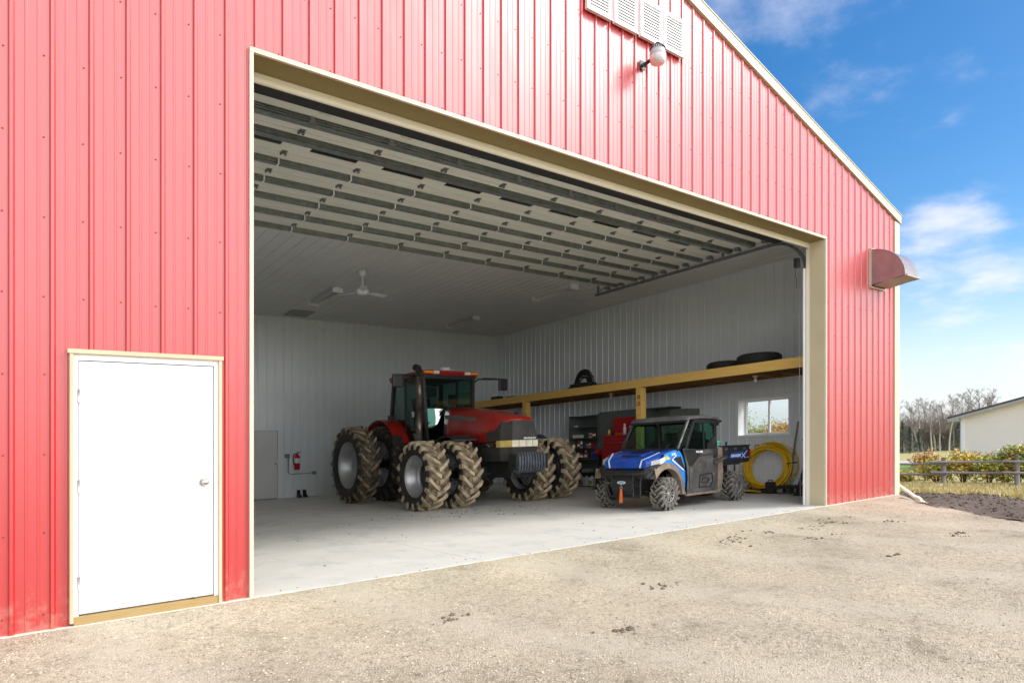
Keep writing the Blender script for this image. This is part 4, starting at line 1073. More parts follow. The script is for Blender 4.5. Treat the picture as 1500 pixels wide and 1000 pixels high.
for (x, y) in ((0,-.67),(0,.67),(2.38,-.67),(2.38,.67)): uwheel(x, y, -1 if y < 0 else 1)

# chassis and running gear
mb = MB(); mb.box(.30,1.85,-.58,.58,.27,.36); mb.box(-.34,.40,-.24,.24,.26,.62); mb.box(1.8,2.7,-.34,.34,.36,.74); mb.build('chassis', M_BLACKM, ut, bevel=.01)
for s in (-1, 1):
    for (x, z, zz) in ((0,.42,.33),(0,.30,.24),(2.38,.42,.33),(2.38,.30,.25)):
        mb = MB(); mb.tube([(x-.18,s*.22,z),(x,s*.56,zz),(x+.18,s*.22,z)], .018, 8); mb.build('suspension_arm', M_BLACKM, ut)
    for x in (0, 2.38): mb = MB(); mb.cyl((x,s*.2,.34),(x,s*.6,.31),.02,n=8); mb.build('drive_shaft', M_BLACKM, ut)
for s in (-1, 1):
    for x in (.02, 2.30):
        mb = MB()
        mb.cyl((x,s*.50,.36),(x+.03,s*.38,.80),.028,n=10)
        hel = [(x+.03*t+.05*math.cos(t*50), s*(.50-.12*t)+.05*math.sin(t*50)*.9, .42+.36*t) for t in [k/70 for k in range(71)]]
        mb.tube(hel, .009, 6)
        mb.build('shock_absorber', mat('shock_grey',(0.20,0.18,0.15),.5) if 'shock_grey' not in MATS else MATS['shock_grey'], ut)
class UB(MB):            # body panels, drawn out a little behind the door
    def build(self, *a, **k):
        self.v = [(x if x < 1 else 1+(x-1)*1.08, y, z) for (x, y, z) in self.v]
        return super().build(*a, **k)
class NB(MB):            # short nose
    def build(self, *a, **k):
        self.v = [(x*.56 if x < 0 else x, y, z) for (x, y, z) in self.v]
        return super().build(*a, **k)
# front body: fenders with arch cut, one each side
def fender(s):
    arch = [(.43*math.cos(R(a)), .30+.43*math.sin(R(a))) for a in range(5, 150, 12)]
    top = [(-.52,.80),(-.47,.90),(-.25,.985),(.02,1.045),(.30,1.105),(.40,1.125),(.55,1.00),(.635,.80),(.66,.55),(.63,.30)]
    poly = top[::-1] + [] 
    outline = [(.46,.30)] + arch[0:] + [(-.50,.62)] + top
    mb = UB(); y0, y1 = (-.70,-.60) if s < 0 else (.60,.70)
    n = len(outline)
    # triangulate by strips between arch and top edge
    A = [(.56,.30)] + [(.53*math.cos(R(a))+.02, .335+.53*math.sin(R(a))) for a in (8,20,32,44,56,68,80,90,98,104)]
    B = [(.63,.30),(.645,.42),(.655,.55),(.645,.70),(.625,.84),(.58,.96),(.50,1.06),(.38,1.122),(.24,1.095),(.10,1.065),(-.03,1.035)]
    B = B[:len(A)] if len(B) >= len(A) else B + [B[-1]]*(len(A)-len(B))
    yo = y0 if s < 0 else y1; yi = y1 if s < 0 else y0
    bul = [.0]*len(A)
    for i in range(len(A)-1):
        p = [(A[i][0],yo,A[i][1]),(A[i+1][0],yo,A[i+1][1]),(B[i+1][0],yo+s*-.03,B[i+1][1]),(B[i][0],yo+s*-.03,B[i][1])]
        mb.add(p, [(0,1,2,3)], 0)
        q = [(A[i][0],yi,A[i][1]),(A[i+1][0],yi,A[i+1][1])]
        mb.add([p[0],p[1],q[1],q[0]], [(0,1,2,3)], 0)
        mb.add([p[2],p[3],(B[i][0],yi,B[i][1]),(B[i+1][0],yi,B[i+1][1])], [(0,1,2,3)], 0)
    mb.build('fender', M_SKY, ut)
    mb = UB()      # muddy flare round the arch
    ar2 = [(.60,.27)] + [(.545*math.cos(R(a))+.02, .335+.545*math.sin(R(a))) for a in range(6, 127, 8)] + [(-.37,.80)]
    ar1 = [(.45,.27)] + [(.425*math.cos(R(a)), .35+.425*math.sin(R(a))) for a in range(6, 127, 8)] + [(-.36,.60)]
    m_ = min(len(ar1), len(ar2)); ar1 = ar1[:m_]; ar2 = ar2[:m_]
    yo2 = yo + s*.045
    for i in range(m_-1):
        mb.add([(ar1[i][0],yo2,ar1[i][1]),(ar1[i+1][0],yo2,ar1[i+1][1]),(ar2[i+1][0],yo+s*.004,ar2[i+1][1]),(ar2[i][0],yo+s*.004,ar2[i][1])], [(0,1,2,3)], 0)
        mb.add([(ar1[i][0],yo2,ar1[i][1]),(ar1[i+1][0],yo2,ar1[i+1][1]),(ar1[i+1][0],yi,ar1[i+1][1]),(ar1[i][0],yi,ar1[i][1])], [(0,1,2,3)], 0)
    mb.box(.44,.62, min(yi,yo), max(yi,yo), .26,.30)
    mb.build('wheel_arch', M_MUDDY, ut)
    mb = NB()      # headlight wedge and its amber corner
    mb.add([(-.535,s*.50,.83),(-.30,s*.712,.86),(-.04,s*.715,.93),(-.06,s*.71,1.0),(-.32,s*.69,.955),(-.52,s*.50,.905)], [(0,1,2,3,4,5)])
    mb.build('headlight', mat('utv_lamp',(0.72,0.71,0.68),.2,color2=(0.5,0.48,0.44),nscale=9) if 'utv_lamp' not in MATS else MATS['utv_lamp'], ut)
    mb = UB(); mb.add([(-.035,s*.722,.93),(.09,s*.722,.955),(-.02,s*.722,1.02)], [(0,1,2)]); mb.build('reflector', mat('yellow_reflector',(0.85,0.60,0.02),.4) if 'yellow_reflector' not in MATS else MATS['yellow_reflector'], ut)
    mb = UB()      # muddy corner between lamp and bumper
    P = [(-.20,.72,.80),(-.20,.715,.87),(-.32,.56,.83),(-.42,.50,.74),(-.38,.56,.60)]
    mb.add([(a, s*b, c) for a, b, c in P] + [(a+.03, s*(b-.10), c) for a, b, c in P], [(0,1,2,3,4),(5,9,8,7,6),(0,5,6,1),(1,6,7,2),(2,7,8,3),(3,8,9,4),(4,9,5,0)])
    mb.build('corner_guard', M_UBLK, ut, bevel=.01)
    mb = UB()      # dark and white flashes on the fender
    mb.add([(.24,s*.712,.96),(.44,s*.712,.985),(.60,s*.712,.70)], [(0,1,2)], 0)
    mb.bar((.16,s*.716,.93),(.53,s*.716,.72),.012,.022,mi=1); mb.bar((.16,s*.716,.93),(.30,s*.716,1.02),.008,.016,mi=1)
    mb.build('flash', [M_UBLK, M_WHITE], ut)
fender(-1); fender(1)
Ms = Matrix.Translation((.20,-.714,1.03)) @ Matrix.Rotation(R(90),4,'X') @ Matrix.Rotation(R(8),4,'Z')
mb = UB(); mb.text('900', .07, Ms, .002, shear=.2, bold=.001, sx=1.25); mb.build('lettering', M_WHITE, ut)
# hood
mb = NB()
def hs(x, hw, z, zc): return [(x,-hw,z-.05),(x,-hw*.86,z),(x,-hw*.45,zc),(x,hw*.45,zc),(x,hw*.86,z),(x,hw,z-.05),(x,hw,z-.14),(x,-hw,z-.14)]
mb.loft([hs(-.60,.50,.93,.925), hs(-.52,.54,.965,.96), hs(-.30,.60,1.01,1.005), hs(0,.62,1.06,1.05), hs(.36,.66,1.125,1.11)], 0, False, True, True)
mb.build('hood', M_BLUE, ut, bevel=.012)
mb = NB(); mb.prism([(-.30,1.005),(-.22,1.045),(.20,1.10),(.30,1.10)], 'Y', -.26, .26); mb.build('hood_scoop', M_BLUE, ut, bevel=.01)
mb = NB(); mb.box(-.305,-.295,-.20,.20,1.012,1.036)
for k in range(3): mb.box(.05+k*.06,.07+k*.06,-.18,.18,1.085+k*.007,1.098+k*.007)
mb.build('scoop_vent', M_DARKVOID, ut)
for s in (-1, 1):
    mb = NB(); mb.bar((-.60,s*.40,.945),(-.05,s*.56,1.075),.035,.006,(0,0,1)); mb.bar((-.615,s*.40,.94),(-.63,s*.36,.80),.03,.012,(1,0,0))
    mb.build('hood_stripe', mat('pale_stripe',(0.62,0.74,0.86),.4) if 'pale_stripe' not in MATS else MATS['pale_stripe'], ut)
# nose and grille
mb = NB(); mb.prism([(-.60,.79),(-.62,.92),(-.50,.95),(-.35,.9),(-.35,.79)], 'Y', .36, .50); mb.prism([(-.60,.79),(-.62,.92),(-.50,.95),(-.35,.9),(-.35,.79)], 'Y', -.50, -.36); mb.build('nose', M_BLUE, ut, bevel=.01)
mb = NB(); mb.box(-.585,-.45,-.355,.355,.795,.905); mb.build('grille', M_DARKVOID, ut)
mb = NB()
for k in range(9): y = -.32+k*.08; mb.bar((-.59,y,.80),(-.60,y,.90),.008,.01,(0,1,0))
mb.build('grille_bar', M_UBLK, ut)
mb = NB(); mb.prism([(-.66,.60),(-.73,.68),(-.68,.755),(-.50,.765),(-.40,.68),(-.42,.58)], 'Y', -.56, .56); mb.build('bumper_cover', M_UBLK, ut, bevel=.02)
mb = NB()
mb.tube([(-.60,-.60,.76),(-.70,-.56,.73),(-.80,-.44,.70),(-.80,.44,.70),(-.70,.56,.73),(-.60,.60,.76)], .028, 10)
mb.tube([(-.70,-.44,.70),(-.74,-.42,.50),(-.62,-.36,.28)], .022, 8); mb.tube([(-.70,.44,.70),(-.74,.42,.50),(-.62,.36,.28)], .022, 8)
mb.tube([(-.74,-.26,.70),(-.77,-.26,.50),(-.66,-.22,.25)], .022, 8); mb.tube([(-.74,.26,.70),(-.77,.26,.50),(-.66,.22,.25)], .022, 8)
mb.tube([(-.76,-.42,.52),(-.76,.42,.52)], .018, 8); mb.bar((-.62,-.34,.26),(-.62,.34,.26),.04,.04)
mb.build('bumper', M_BLACKM, ut)
mb = NB(); mb.box(-.785,-.76,-.235,.235,.37,.60); mb.box(-.72,-.50,-.20,.20,.30,.64); mb.build('winch_plate', M_UBLK, ut, bevel=.012)
mb = NB(); mb.T = Matrix.Translation((-.79,0,.53)); mb.prism([(.10*math.cos(a), .028*math.sin(a)) for a in [2*math.pi*k/20 for k in range(20)]], 'X', -.008, .004); mb.T = None
wb = mb.build('winch', mat('winch_badge',(0.62,0.66,0.68),.35), ut)
mb = NB(); mb.box(-.802,-.7985,-.06,.06,.518,.542); mb.build('badge_band', mat('badge_teal',(0.10,0.28,0.32),.4), wb)
mb = NB(); mb.tube([(-.80,0,.50),(-.805,0,.46)], .010, 8)
ring = [(-.805, .026*math.cos(a), .425+.034*math.sin(a)) for a in [2*math.pi*k/16 for k in range(16)]]; mb.tube(ring, .008, 6, closed=True)
mb.build('winch_hook', M_SILVER, ut)
mb = NB(); mb.loft([[(-.815,-.022,.41),(-.80,-.022,.41),(-.80,.022,.41),(-.815,.022,.41)],[(-.817,-.030,.30),(-.803,-.030,.30),(-.803,.030,.30),(-.817,.030,.30)],[(-.822,-.036,.15),(-.808,-.036,.15),(-.808,.036,.15),(-.822,.036,.15)]], 0, False); mb.build('hook_strap', mat('orange_strap',(0.85,0.16,0.03),.7), ut)
# cab: pillars, roof, glass, doors
mb = UB()
for s in (-1, 1):
    mb.tube([(.36,s*.67,1.10),(.56,s*.665,1.42),(.73,s*.655,1.66),(.83,s*.64,1.71),(1.45,s*.64,1.715),(1.60,s*.645,1.66),(1.66,s*.66,1.20),(1.68,s*.66,.42)], .032, 10)
mb.tube([(.74,-.655,1.67),(.74,.655,1.67)], .026, 8); mb.tube([(1.60,-.645,1.66),(1.60,.645,1.66)], .026, 8); mb.tube([(1.66,-.66,1.15),(1.66,.66,1.15)], .026, 8)
mb.tube([(1.66,-.55,1.15),(1.62,.0,1.62),(1.66,.55,1.15)], .02, 8)
mb.build('roll_cage', M_UBLK, ut)
mb = UB(); mb.bar((.36,-.70,1.13),(.735,-.685,1.69),.035,.02,(1,0,0)); mb.build('pillar_trim', mat('scuffed_silver',(0.42,0.42,0.43),.5,color2=(0.10,0.10,0.10),nscale=9), ut)
mb = UB()
def rr(x, hw, z0, z1): return [(x,-hw,z0),(x,-hw,z1-.02),(x,-hw*.85,z1),(x,0,z1+.01),(x,hw*.85,z1),(x,hw,z1-.02),(x,hw,z0)]
mb.loft([rr(.66,.66,1.675,1.71), rr(.76,.70,1.69,1.765), rr(1.15,.715,1.71,1.785), rr(1.58,.71,1.70,1.77), rr(1.74,.69,1.67,1.735)], 0, False, True, True)
mb.build('roof', mat('roof_grey_plastic',(0.075,0.075,0.078),.55,color2=(0.13,0.125,0.12),nscale=3,dust=(0.26,0.24,0.22),dscale=4,dlo=.5,dhi=.9), ut, bevel=.012)
mb = UB(); mb.box(1.60,1.83,-.70,.70,1.63,1.685); mb.box(1.70,1.80,-.66,-.5,1.57,1.63); mb.build('roof_spoiler', M_UBLK, ut, bevel=.02)
mb = UB(); mb.add([(.365,-.63,1.13),(.365,.63,1.13),(.745,.62,1.67),(.745,-.62,1.67)], [(0,1,2,3)]); mb.build('windshield', M_UGLASS, ut)
mb = UB(); mb.bar((.37,-.64,1.125),(.37,.64,1.125),.05,.05); mb.bar((.725,-.64,1.655),(.725,.64,1.655),.03,.075,(1,0,0)); mb.bar((.36,.1,1.14),(.46,.45,1.33),.012,.012); mb.build('windshield_frame', M_UBLK, ut)
mb = UB(); mb.add([(1.675,-.60,1.17),(1.675,.60,1.17),(1.63,.60,1.63),(1.63,-.60,1.63)], [(0,1,2,3)]); mb.build('rear_glass', M_UGLASS, ut)
for s in (-1, 1):
    yo = s*.725
    mb = UB()
    t = .035*s
    low = [(.64,.26),(1.64,.26),(1.66,1.10),(1.30,1.10),(.95,1.105),(.60,1.135),(.50,1.13),(.55,1.02),(.645,.80),(.67,.55)]
    mb.prism(low, 'Y', min(yo, yo-t), max(yo, yo-t))
    mb.build('door', M_DIRTY, ut, bevel=.012)
    d_ = bpy.data.objects[mb and [o.name for o in ut.children if o.name.startswith('door')][-1]]
    mb = UB()
    W_ = [(.44,1.15),(.68,1.655),(1.52,1.675),(1.615,1.63),(1.625,1.14)]
    O_ = [(.60,1.20),(.76,1.60),(1.44,1.62),(1.53,1.58),(1.51,1.36),(1.38,1.24),(1.30,1.20),(1.30,1.13),(.98,1.125),(.62,1.17)]
    # frame as bars following the opening
    fr = [(.60,1.14),(.86,1.655),(1.46,1.65),(1.565,1.59),(1.565,1.35),(1.565,1.13)]
    for a, b in zip(fr, fr[1:]): mb.bar((a[0],yo-t*.5,a[1]),(b[0],yo-t*.5,b[1]),.036,.075,(1,0,.3) if abs(b[1]-a[1])>.1 else (0,0,1))
    mb.prism([(1.30,1.10),(1.56,1.10),(1.56,1.36),(1.50,1.33),(1.40,1.25),(1.32,1.22)], 'Y', min(yo, yo-t), max(yo, yo-t))
    mb.bar((1.20,yo-t*.5,1.10),(1.18,yo-t*.5,1.63),.03,.03,(1,0,0))
    mb.build('window_frame', M_UBLK, d_)
    mb = UB(); mb.prism([(.66,1.135),(.88,1.64),(1.45,1.63),(1.54,1.58),(1.54,1.12)], 'Y', yo-t*.55, yo-t*.45); mb.build('window', M_UGLASS, d_)
    mb = UB()   # upper door skin is cleaner black
    mb.add([(.535,yo+s*.004,1.10),(.69,yo+s*.004,.78),(.76,yo+s*.004,.80),(1.05,yo+s*.004,.98),(1.20,yo+s*.004,1.095)], [(0,1,2,3,4)])
    mb.build('door_trim', M_UBLK, d_)
    mb = UB()
    def frame_rect(pts, w):
        for a, b in zip(pts, pts[1:]+pts[:1]): mb.bar((a[0],yo+s*.006,a[1]),(b[0],yo+s*.006,b[1]),.012,w,(1,0,.3) if abs(b[1]-a[1])>.05 else (0,0,1))
    frame_rect([(1.03,.36),(1.38,.36),(1.46,.46),(1.44,.62),(1.05,.60)], .018); frame_rect([(1.10,.45),(1.30,.45),(1.35,.52),(1.14,.54)], .012)
    mb.build('door_pocket', M_UBLK, d_)
    mb = UB(); mb.box(1.50,1.60,min(yo,yo+s*.02),max(yo,yo+s*.02),.93,.98); mb.build('handle', M_UBLK, d_)
    mb = UB(); mb.box(.55,.80,yo-.012 if s > 0 else yo-.03,yo+.03 if s > 0 else yo+.012,1.075,1.115); mb.build('door_lip', M_UBLK, d_, bevel=.012)
    mb = UB()   # raised crease and shut lines of the door
    mb.bar((.70,yo+s*.004,.74),(1.02,yo+s*.004,.97),.006,.014,(0,0,1)); mb.bar((1.02,yo+s*.004,.97),(1.62,yo+s*.004,1.02),.006,.014,(0,0,1)); mb.bar((.70,yo+s*.004,.74),(.70,yo+s*.004,.34),.006,.012,(1,0,0))
    mb.build('crease', M_UBLK, d_)
    # sill and rear side guard
    mb = UB(); mb.box(.62,1.72,min(s*.74,s*.66),max(s*.74,s*.66),.22,.265); mb.prism([(1.655,.24),(1.78,.28),(1.83,.60),(1.80,1.12),(1.665,1.14)], 'Y', min(s*.66,s*.73), max(s*.66,s*.73)); mb.build('side_guard', M_MUDDY if s < 0 else M_DIRTY, ut, bevel=.01)
    mb = UB(); mb.loft([[(1.48,s*.74,.80),(1.48,s*.80,.80),(1.48,s*.80,.85),(1.48,s*.74,.85)],[(1.86,s*.72,.90),(1.86,s*.82,.90),(1.86,s*.82,.96),(1.86,s*.72,.96)]], 0, False); mb.build('flare', M_DIRTY, ut, bevel=.01)
Ms = Matrix.Translation((1.03,-.732,1.055)) @ Matrix.Rotation(R(90),4,'X')
mb = UB(); mb.text('POLARIS', .055, Ms, .002, bold=.0022, shear=.15, sx=1.05); mb.build('lettering', M_WHITE, ut)
# seats and controls
mb = UB(); mb.box(.95,1.45,-.58,.58,.62,.78)
for y in (-.32, .32): mb.bar((1.42,y,.76),(1.58,y,1.30),.46,.12,(1,0,0)); mb.box(1.52,1.62,y-.16,y+.16,1.30,1.46)
mb.build('seat', M_BLACK, ut, bevel=.03)
mb = UB(); ring = [(.76+.17*math.sin(a)*.55, -.32+.17*math.cos(a), 1.14+.17*math.sin(a)*.8) for a in [2*math.pi*k/20 for k in range(20)]]; mb.tube(ring, .014, 8, closed=True); mb.bar((.76,-.32,1.14),(.50,-.32,.98),.04,.04); mb.bar((.76,-.48,1.14),(.76,-.16,1.14),.025,.02); mb.box(.40,.56,-.58,.58,.80,1.08); mb.build('steering_wheel', M_BLACKM, ut)
# cargo bed
mb = UB(); z0, z1 = .80, 1.125
mb.box(1.82,2.86,-.68,-.635,z0+.02,z1); mb.box(1.82,2.86,.635,.68,z0+.02,z1); mb.box(1.82,1.86,-.634,.634,z0+.02,z1+.02); mb.box(2.82,2.87,-.634,.634,z0+.02,z1-.01); mb.box(1.82,2.86,-.634,.634,z0-.02,z0+.03)
mb.prism([(1.84,.84),(1.90,.79),(2.80,.79),(2.86,.84),(2.86,.87),(1.84,.87)], 'Y', -.695, -.681)
mb.box(1.82,2.87,-.70,-.62,z1+.001,z1+.03); mb.box(1.82,2.87,.62,.70,z1+.001,z1+.03)
mb.build('cargo_bed', M_UBLK, ut, bevel=.012)
for x in (2.0, 2.33, 2.66): mb = UB(); mb.box(x-.05,x+.05,-.688,-.681,1.06,1.10); mb.build('bed_slot', M_STEEL, ut)
mb = UB(); mb.add([(2.06,-.684,.845),(2.70,-.684,.86),(2.78,-.684,1.03),(2.18,-.684,1.00)], [(0,1,2,3)]); mb.build('decal', M_BLUE, ut)
Ms = Matrix.Translation((2.34,-.687,.93)) @ Matrix.Rotation(R(90),4,'X')
mb = UB(); mb.text('RANGER', .085, Ms, .0015, shear=.25, bold=.0015, sx=1.05)
mb.bar((2.56,-.688,.98),(2.72,-.688,.85),.002,.016); mb.bar((2.54,-.688,.87),(2.76,-.688,1.03),.002,.012); mb.box(2.74,2.83,-.6885,-.687,.885,.895)
mb.build('lettering', M_WHITE, ut)
for s in (-1, 1):
    mb = UB(); mb.box(2.872,2.895,min(s*.69,s*.58),max(s*.69,s*.58),.86,1.06); mb.box(2.84,2.872,min(s*.705,s*.69),max(s*.705,s*.69),.88,1.04); mb.build('tail_light', mat('tail_red',(0.45,0.02,0.02),.25) if 'tail_red' not in MATS else MATS['tail_red'], ut)
mb = UB()
mb.tube([(2.75,-.40,.74),(2.80,-.36,.40),(2.85,-.30,.36)], .02, 8); mb.tube([(2.75,.40,.74),(2.80,.36,.40)], .02, 8); mb.bar((1.95,-.5,.76),(2.75,-.5,.76),.05,.05); mb.bar((1.95,.5,.76),(2.75,.5,.76),.05,.05)
mb.build('rear_frame', M_STEEL, ut)
# ================================================================== THINGS INSIDE
# ceiling fan
fan = empty('ceiling_fan', (4.62, 7.87, CZ-.018), 0, 'white three-blade ceiling fan hanging on a long rod', 'ceiling fan')
mb = MB(); mb.lathe([(0,0),(.075,0),(.075,-.09),(.055,-.14),(.0,-.14)], (0,0,0), 'Z', 24); mb.build('canopy', M_WHITE, fan)
mb = MB(); mb.cyl((0,0,-.1),(0,0,-.42),.018,n=10); mb.build('rod', M_WHITE, fan)
mb = MB(); mb.lathe([(0,-0.400),(.06,-0.410),(.13,-0.460),(.14,-0.500),(.12,-0.550),(.06,-0.570),(0,-0.570)], (0,0,0), 'Z', 28); mb.build('motor', M_WHITE, fan)
for a in (8, 128, 248):
    mb = MB(); mb.T = Matrix.Rotation(R(a),4,'Z')
    mb.bar((.10,0,-0.520),(.26,0,-0.520),.04,.012); mb.loft([[(.22,-.06,-0.5005),(.22,.06,-0.5205),(.22,.06,-0.5302),(.22,-.06,-0.5102)],[(.62,-.08,-0.5005),(.62,.08,-0.5305),(.62,.08,-0.5402),(.62,-.08,-0.5102)]], 0, False)
    mb.build('blade', M_WHITE, fan)
# fluorescent strips
def strip(x, y0, y1, label):
    o = empty('ceiling_light', (x, (y0+y1)/2, CZ-.018), 0, label, 'ceiling light', 'unlit strip lights on the barn ceiling')
    h = (y1-y0)/2
    mb = MB(); mb.prism([(-.10,0),(.10,0),(.07,-.06),(-.07,-.06)], 'Y', -h+.03, h-.03); mb.build('housing', mat('strip_housing',(0.50,0.50,0.49),.5) if 'strip_housing' not in MATS else MATS['strip_housing'], o)
    for s in (-1, 1):
        mb = MB(); mb.box(-.13,.13,s*h-.03,s*h+.03,-.115,-.0); mb.box(-.06,.06,s*h-.035,s*h+.035,-.0,.0175); mb.build('end_cap', M_WHITE, o)
    for s in (-1, 1):
        mb = MB(); mb.cyl((s*.06,-h+.03,-.085),(s*.06,h-.03,-.085),.018,n=10); mb.build('tube', mat('unlit_tube',(0.62,0.62,0.60),.3) if 'unlit_tube' not in MATS else MATS['unlit_tube'], o)
strip(4.77, 9.69, 11.37, 'unlit white strip light on the ceiling left of the fan')
strip(9.84, 10.96, 12.55, 'unlit strip light on the ceiling deep in the corner above the tractor')
strip(9.88, 6.47, 8.04, 'unlit strip light on the ceiling just behind the stowed overhead door')

# storage loft along the right wall
LX = 10.98; LZ = 2.905
loft = empty('storage_loft', (LX, 7.0, 0), 0, 'yellow timber storage loft on posts along the right wall', 'loft')
mb = MB(); mb.box(0, .045, -6.45, 6.8, -.215+LZ, LZ); mb.build('front_beam', M_WOOD, loft, bevel=.004)
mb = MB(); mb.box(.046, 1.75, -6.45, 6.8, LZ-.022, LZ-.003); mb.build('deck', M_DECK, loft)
for k in range(23):
    y = -6.43 + k*.6
    if abs(y+1.72) < .1 or y > 6.75: pass
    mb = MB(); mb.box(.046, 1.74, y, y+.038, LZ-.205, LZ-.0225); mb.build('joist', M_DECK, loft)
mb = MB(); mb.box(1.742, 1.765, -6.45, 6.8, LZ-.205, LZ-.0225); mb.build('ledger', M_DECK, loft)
for y in (-1.72, 3.0):
    mb = MB(); mb.box(.012, .197, y-.09, y+.09, 0, LZ-.216); p = mb.build('post', M_WOOD, loft, bevel=.006)
    if y < 0:
        for z, c in ((2.45, 0), (2.28, 0)):
            mb = MB(); mb.tube([(.0, y-.02+.034*math.cos(a), z+.045*math.sin(a)) for a in [2*math.pi*k/16 for k in range(16)]], .010, 6, closed=True); mb.build('hanging_ring', M_BLACKM if z > 2.4 else mat('hook_red',(0.35,0.05,0.03),.5), p)
# bare bulbs under the loft
for y, l in ((2.35,'bare white bulb holder under the loft near the barn opening'), (6.84,'bare bulb holder under the loft behind the tall post')):
    o = empty('light_bulb', (11.6, y, LZ-.207), 0, l, 'light bulb', 'bare bulbs under the loft')
    mb = MB(); mb.lathe([(0,0),(.065,0),(.06,-.025),(.035,-.05),(.03,-.075),(0,-.075)], (0,0,0), 'Z', 20); mb.build('socket', M_CREAM, o)
    mb = MB(); mb.ball((0,0,-.115), .038, sc=(1,1,1.25)); mb.build('bulb', mat('bulb_glass',(0.75,0.74,0.70),.2) if 'bulb_glass' not in MATS else MATS['bulb_glass'], o)
# spare tyres lying on the loft
for (y, r, h, l) in ((3.17,.40,.20,'smaller black spare tyre lying flat on the loft, further back'), (2.27,.475,.265,'larger black spare tyre lying flat on the loft near the opening')):
    o = empty('spare_tyre', (11.62, y, LZ), 0, l, 'tyre', 'spare tyres lying on the loft')
    mb = MB(); mb.lathe([(r*.55,.02),(r*.60,.0),(r*.86,.005),(r*.97,.04),(r,.07),(r,h-.07),(r*.97,h-.04),(r*.86,h-.005),(r*.60,h),(r*.55,h-.02),(r*.56,.04)], (0,0,0), 'Z', 44)
    mb.build('tyre', M_RUBBER, o)
    mb = MB()
    for k in range(60):
        a = 2*math.pi*k/60; mb.bar((r*1.0*math.cos(a), r*1.0*math.sin(a), .06),(r*1.0*math.cos(a+.05), r*1.0*math.sin(a+.05), h-.06),.02,.012,(math.cos(a),math.sin(a),0))
    mb.build('tread', M_RUBBER, o)
# black cable heap and small stuff
ch = empty('cable_coil', (11.6, 7.95, LZ), 0, 'tangled black coil of hose standing on the loft', 'cable')
mb = MB()
for k in range(26):
    rr_ = random.uniform(.15,.41); off = random.uniform(-.08,.08); tl = random.uniform(-.2,.2)
    mb.tube([(off+tl*.2*math.sin(a), random.uniform(-.01,.01)+rr_*math.cos(a)+off, .13+rr_*math.sin(a)*1.05+.05) for a in [R(-25+q*23) for q in range(11)]], .011, 6)
for k in range(16):
    y0 = random.uniform(-.42,.30)
    mb.tube([(random.uniform(-.15,.15), y0, .03+random.uniform(0,.1)),(random.uniform(-.1,.1), y0+.2, .10+random.uniform(0,.12)),(random.uniform(-.15,.15), y0+.4, .02)], .022, 6)
mb.tube([(0,-.2,.42),(.0,-.42,.36),(.0,-.45,.05)], .010, 6)
mb.build('hose', M_RUBBER, ch)
mb = MB(); mb.box(-.18,.18,-.40,.44,.0,.19); mb.build('bag', M_BLACK, ch, bevel=.05)
def boxthing(name, loc, size, m, label, cat, group=None, lid=True):
    o = empty(name, loc, 0, label, cat, group); a, b, c = size
    mb = MB(); mb.box(-a/2,a/2,-b/2,b/2,0,c*.72 if lid else c); mb.build('body', m, o, bevel=min(size)*.08)
    if lid:
        mb = MB(); mb.box(-a/2-.006,a/2+.006,-b/2-.006,b/2+.006,c*.721,c); mb.build('lid', m, o, bevel=min(size)*.08)
    return o
o = empty('flat_hose', (11.3, 7.05, LZ), 0, 'flat black hose lying along the front edge of the loft right of the coil', 'hose')
mb = MB(); mb.tube([(0,.34,.03),(.03,.1,.035),(-.02,-.12,.03),(.02,-.36,.03)], .03, 8); mb.build('hose', M_RUBBER, o); mb = MB(); mb.cyl((.02,-.36,.03),(.02,-.42,.03),.036,n=10); mb.build('coupling', M_STEEL, o)
o = empty('red_strap', (11.35, 6.50, LZ), 0, 'small red bundle lying on the front edge of the loft', 'strap')
mb = MB(); mb.tube([(.06*math.cos(a)*1.2, .16*math.sin(a), .03+.012*math.sin(3*a)) for a in [2*math.pi*k/14 for k in range(14)]], .025, 8, closed=True); mb.build('webbing', mat('dark_red_webbing',(0.20,0.02,0.015),.7), o); mb = MB(); mb.box(-.04,.04,-.18,-.1,.02,.06); mb.build('buckle', M_STEEL, o)
boxthing('black_case', (11.4, 12.0, LZ), (.25,.38,.13), M_BLACK, 'small black case on the far left end of the loft', 'case')
boxthing('black_case', (11.4, 11.2, LZ), (.22,.36,.07), M_BLACK, 'flat black case on the loft, right of the far one', 'case')
boxthing('cardboard_box', (11.9, 9.3, LZ), (.4,1.5,.10), mat('grey_card',(0.24,0.25,0.24),.8), 'low grey box lying on the loft left of the black coil', 'box')

# shelf unit with bottles, tins and jugs
M_CAB = mat('green_grey_steel', (0.135,0.16,0.145), rough=.5, color2=(0.115,0.14,0.125), nscale=2)
SX, SY0, SY1 = 12.20, 7.97, 9.25
su = empty('shelf_unit', (SX, (SY0+SY1)/2, 0), 0, 'dark green-grey open shelf unit against the right wall between tractor and tool chest', 'shelves')
hw_ = (SY1-SY0)/2; dd = .52
mb = MB(); mb.box(0,dd,-hw_,-hw_+.03,0,2.2); mb.build('side', M_CAB, su); mb = MB(); mb.box(0,dd,hw_-.03,hw_,0,2.2); mb.build('side', M_CAB, su)
mb = MB(); mb.box(dd-.02,dd,-hw_+.031,hw_-.031,0.0,2.2); mb.build('back', M_CAB, su)
SH = [.03, .46, .85, 1.19, 1.50, 1.84, 2.175]
for z in SH: mb = MB(); mb.box(.0,dd-.021,-hw_+.031,hw_-.031,z-.022,z); mb.build('shelf', M_CAB, su)
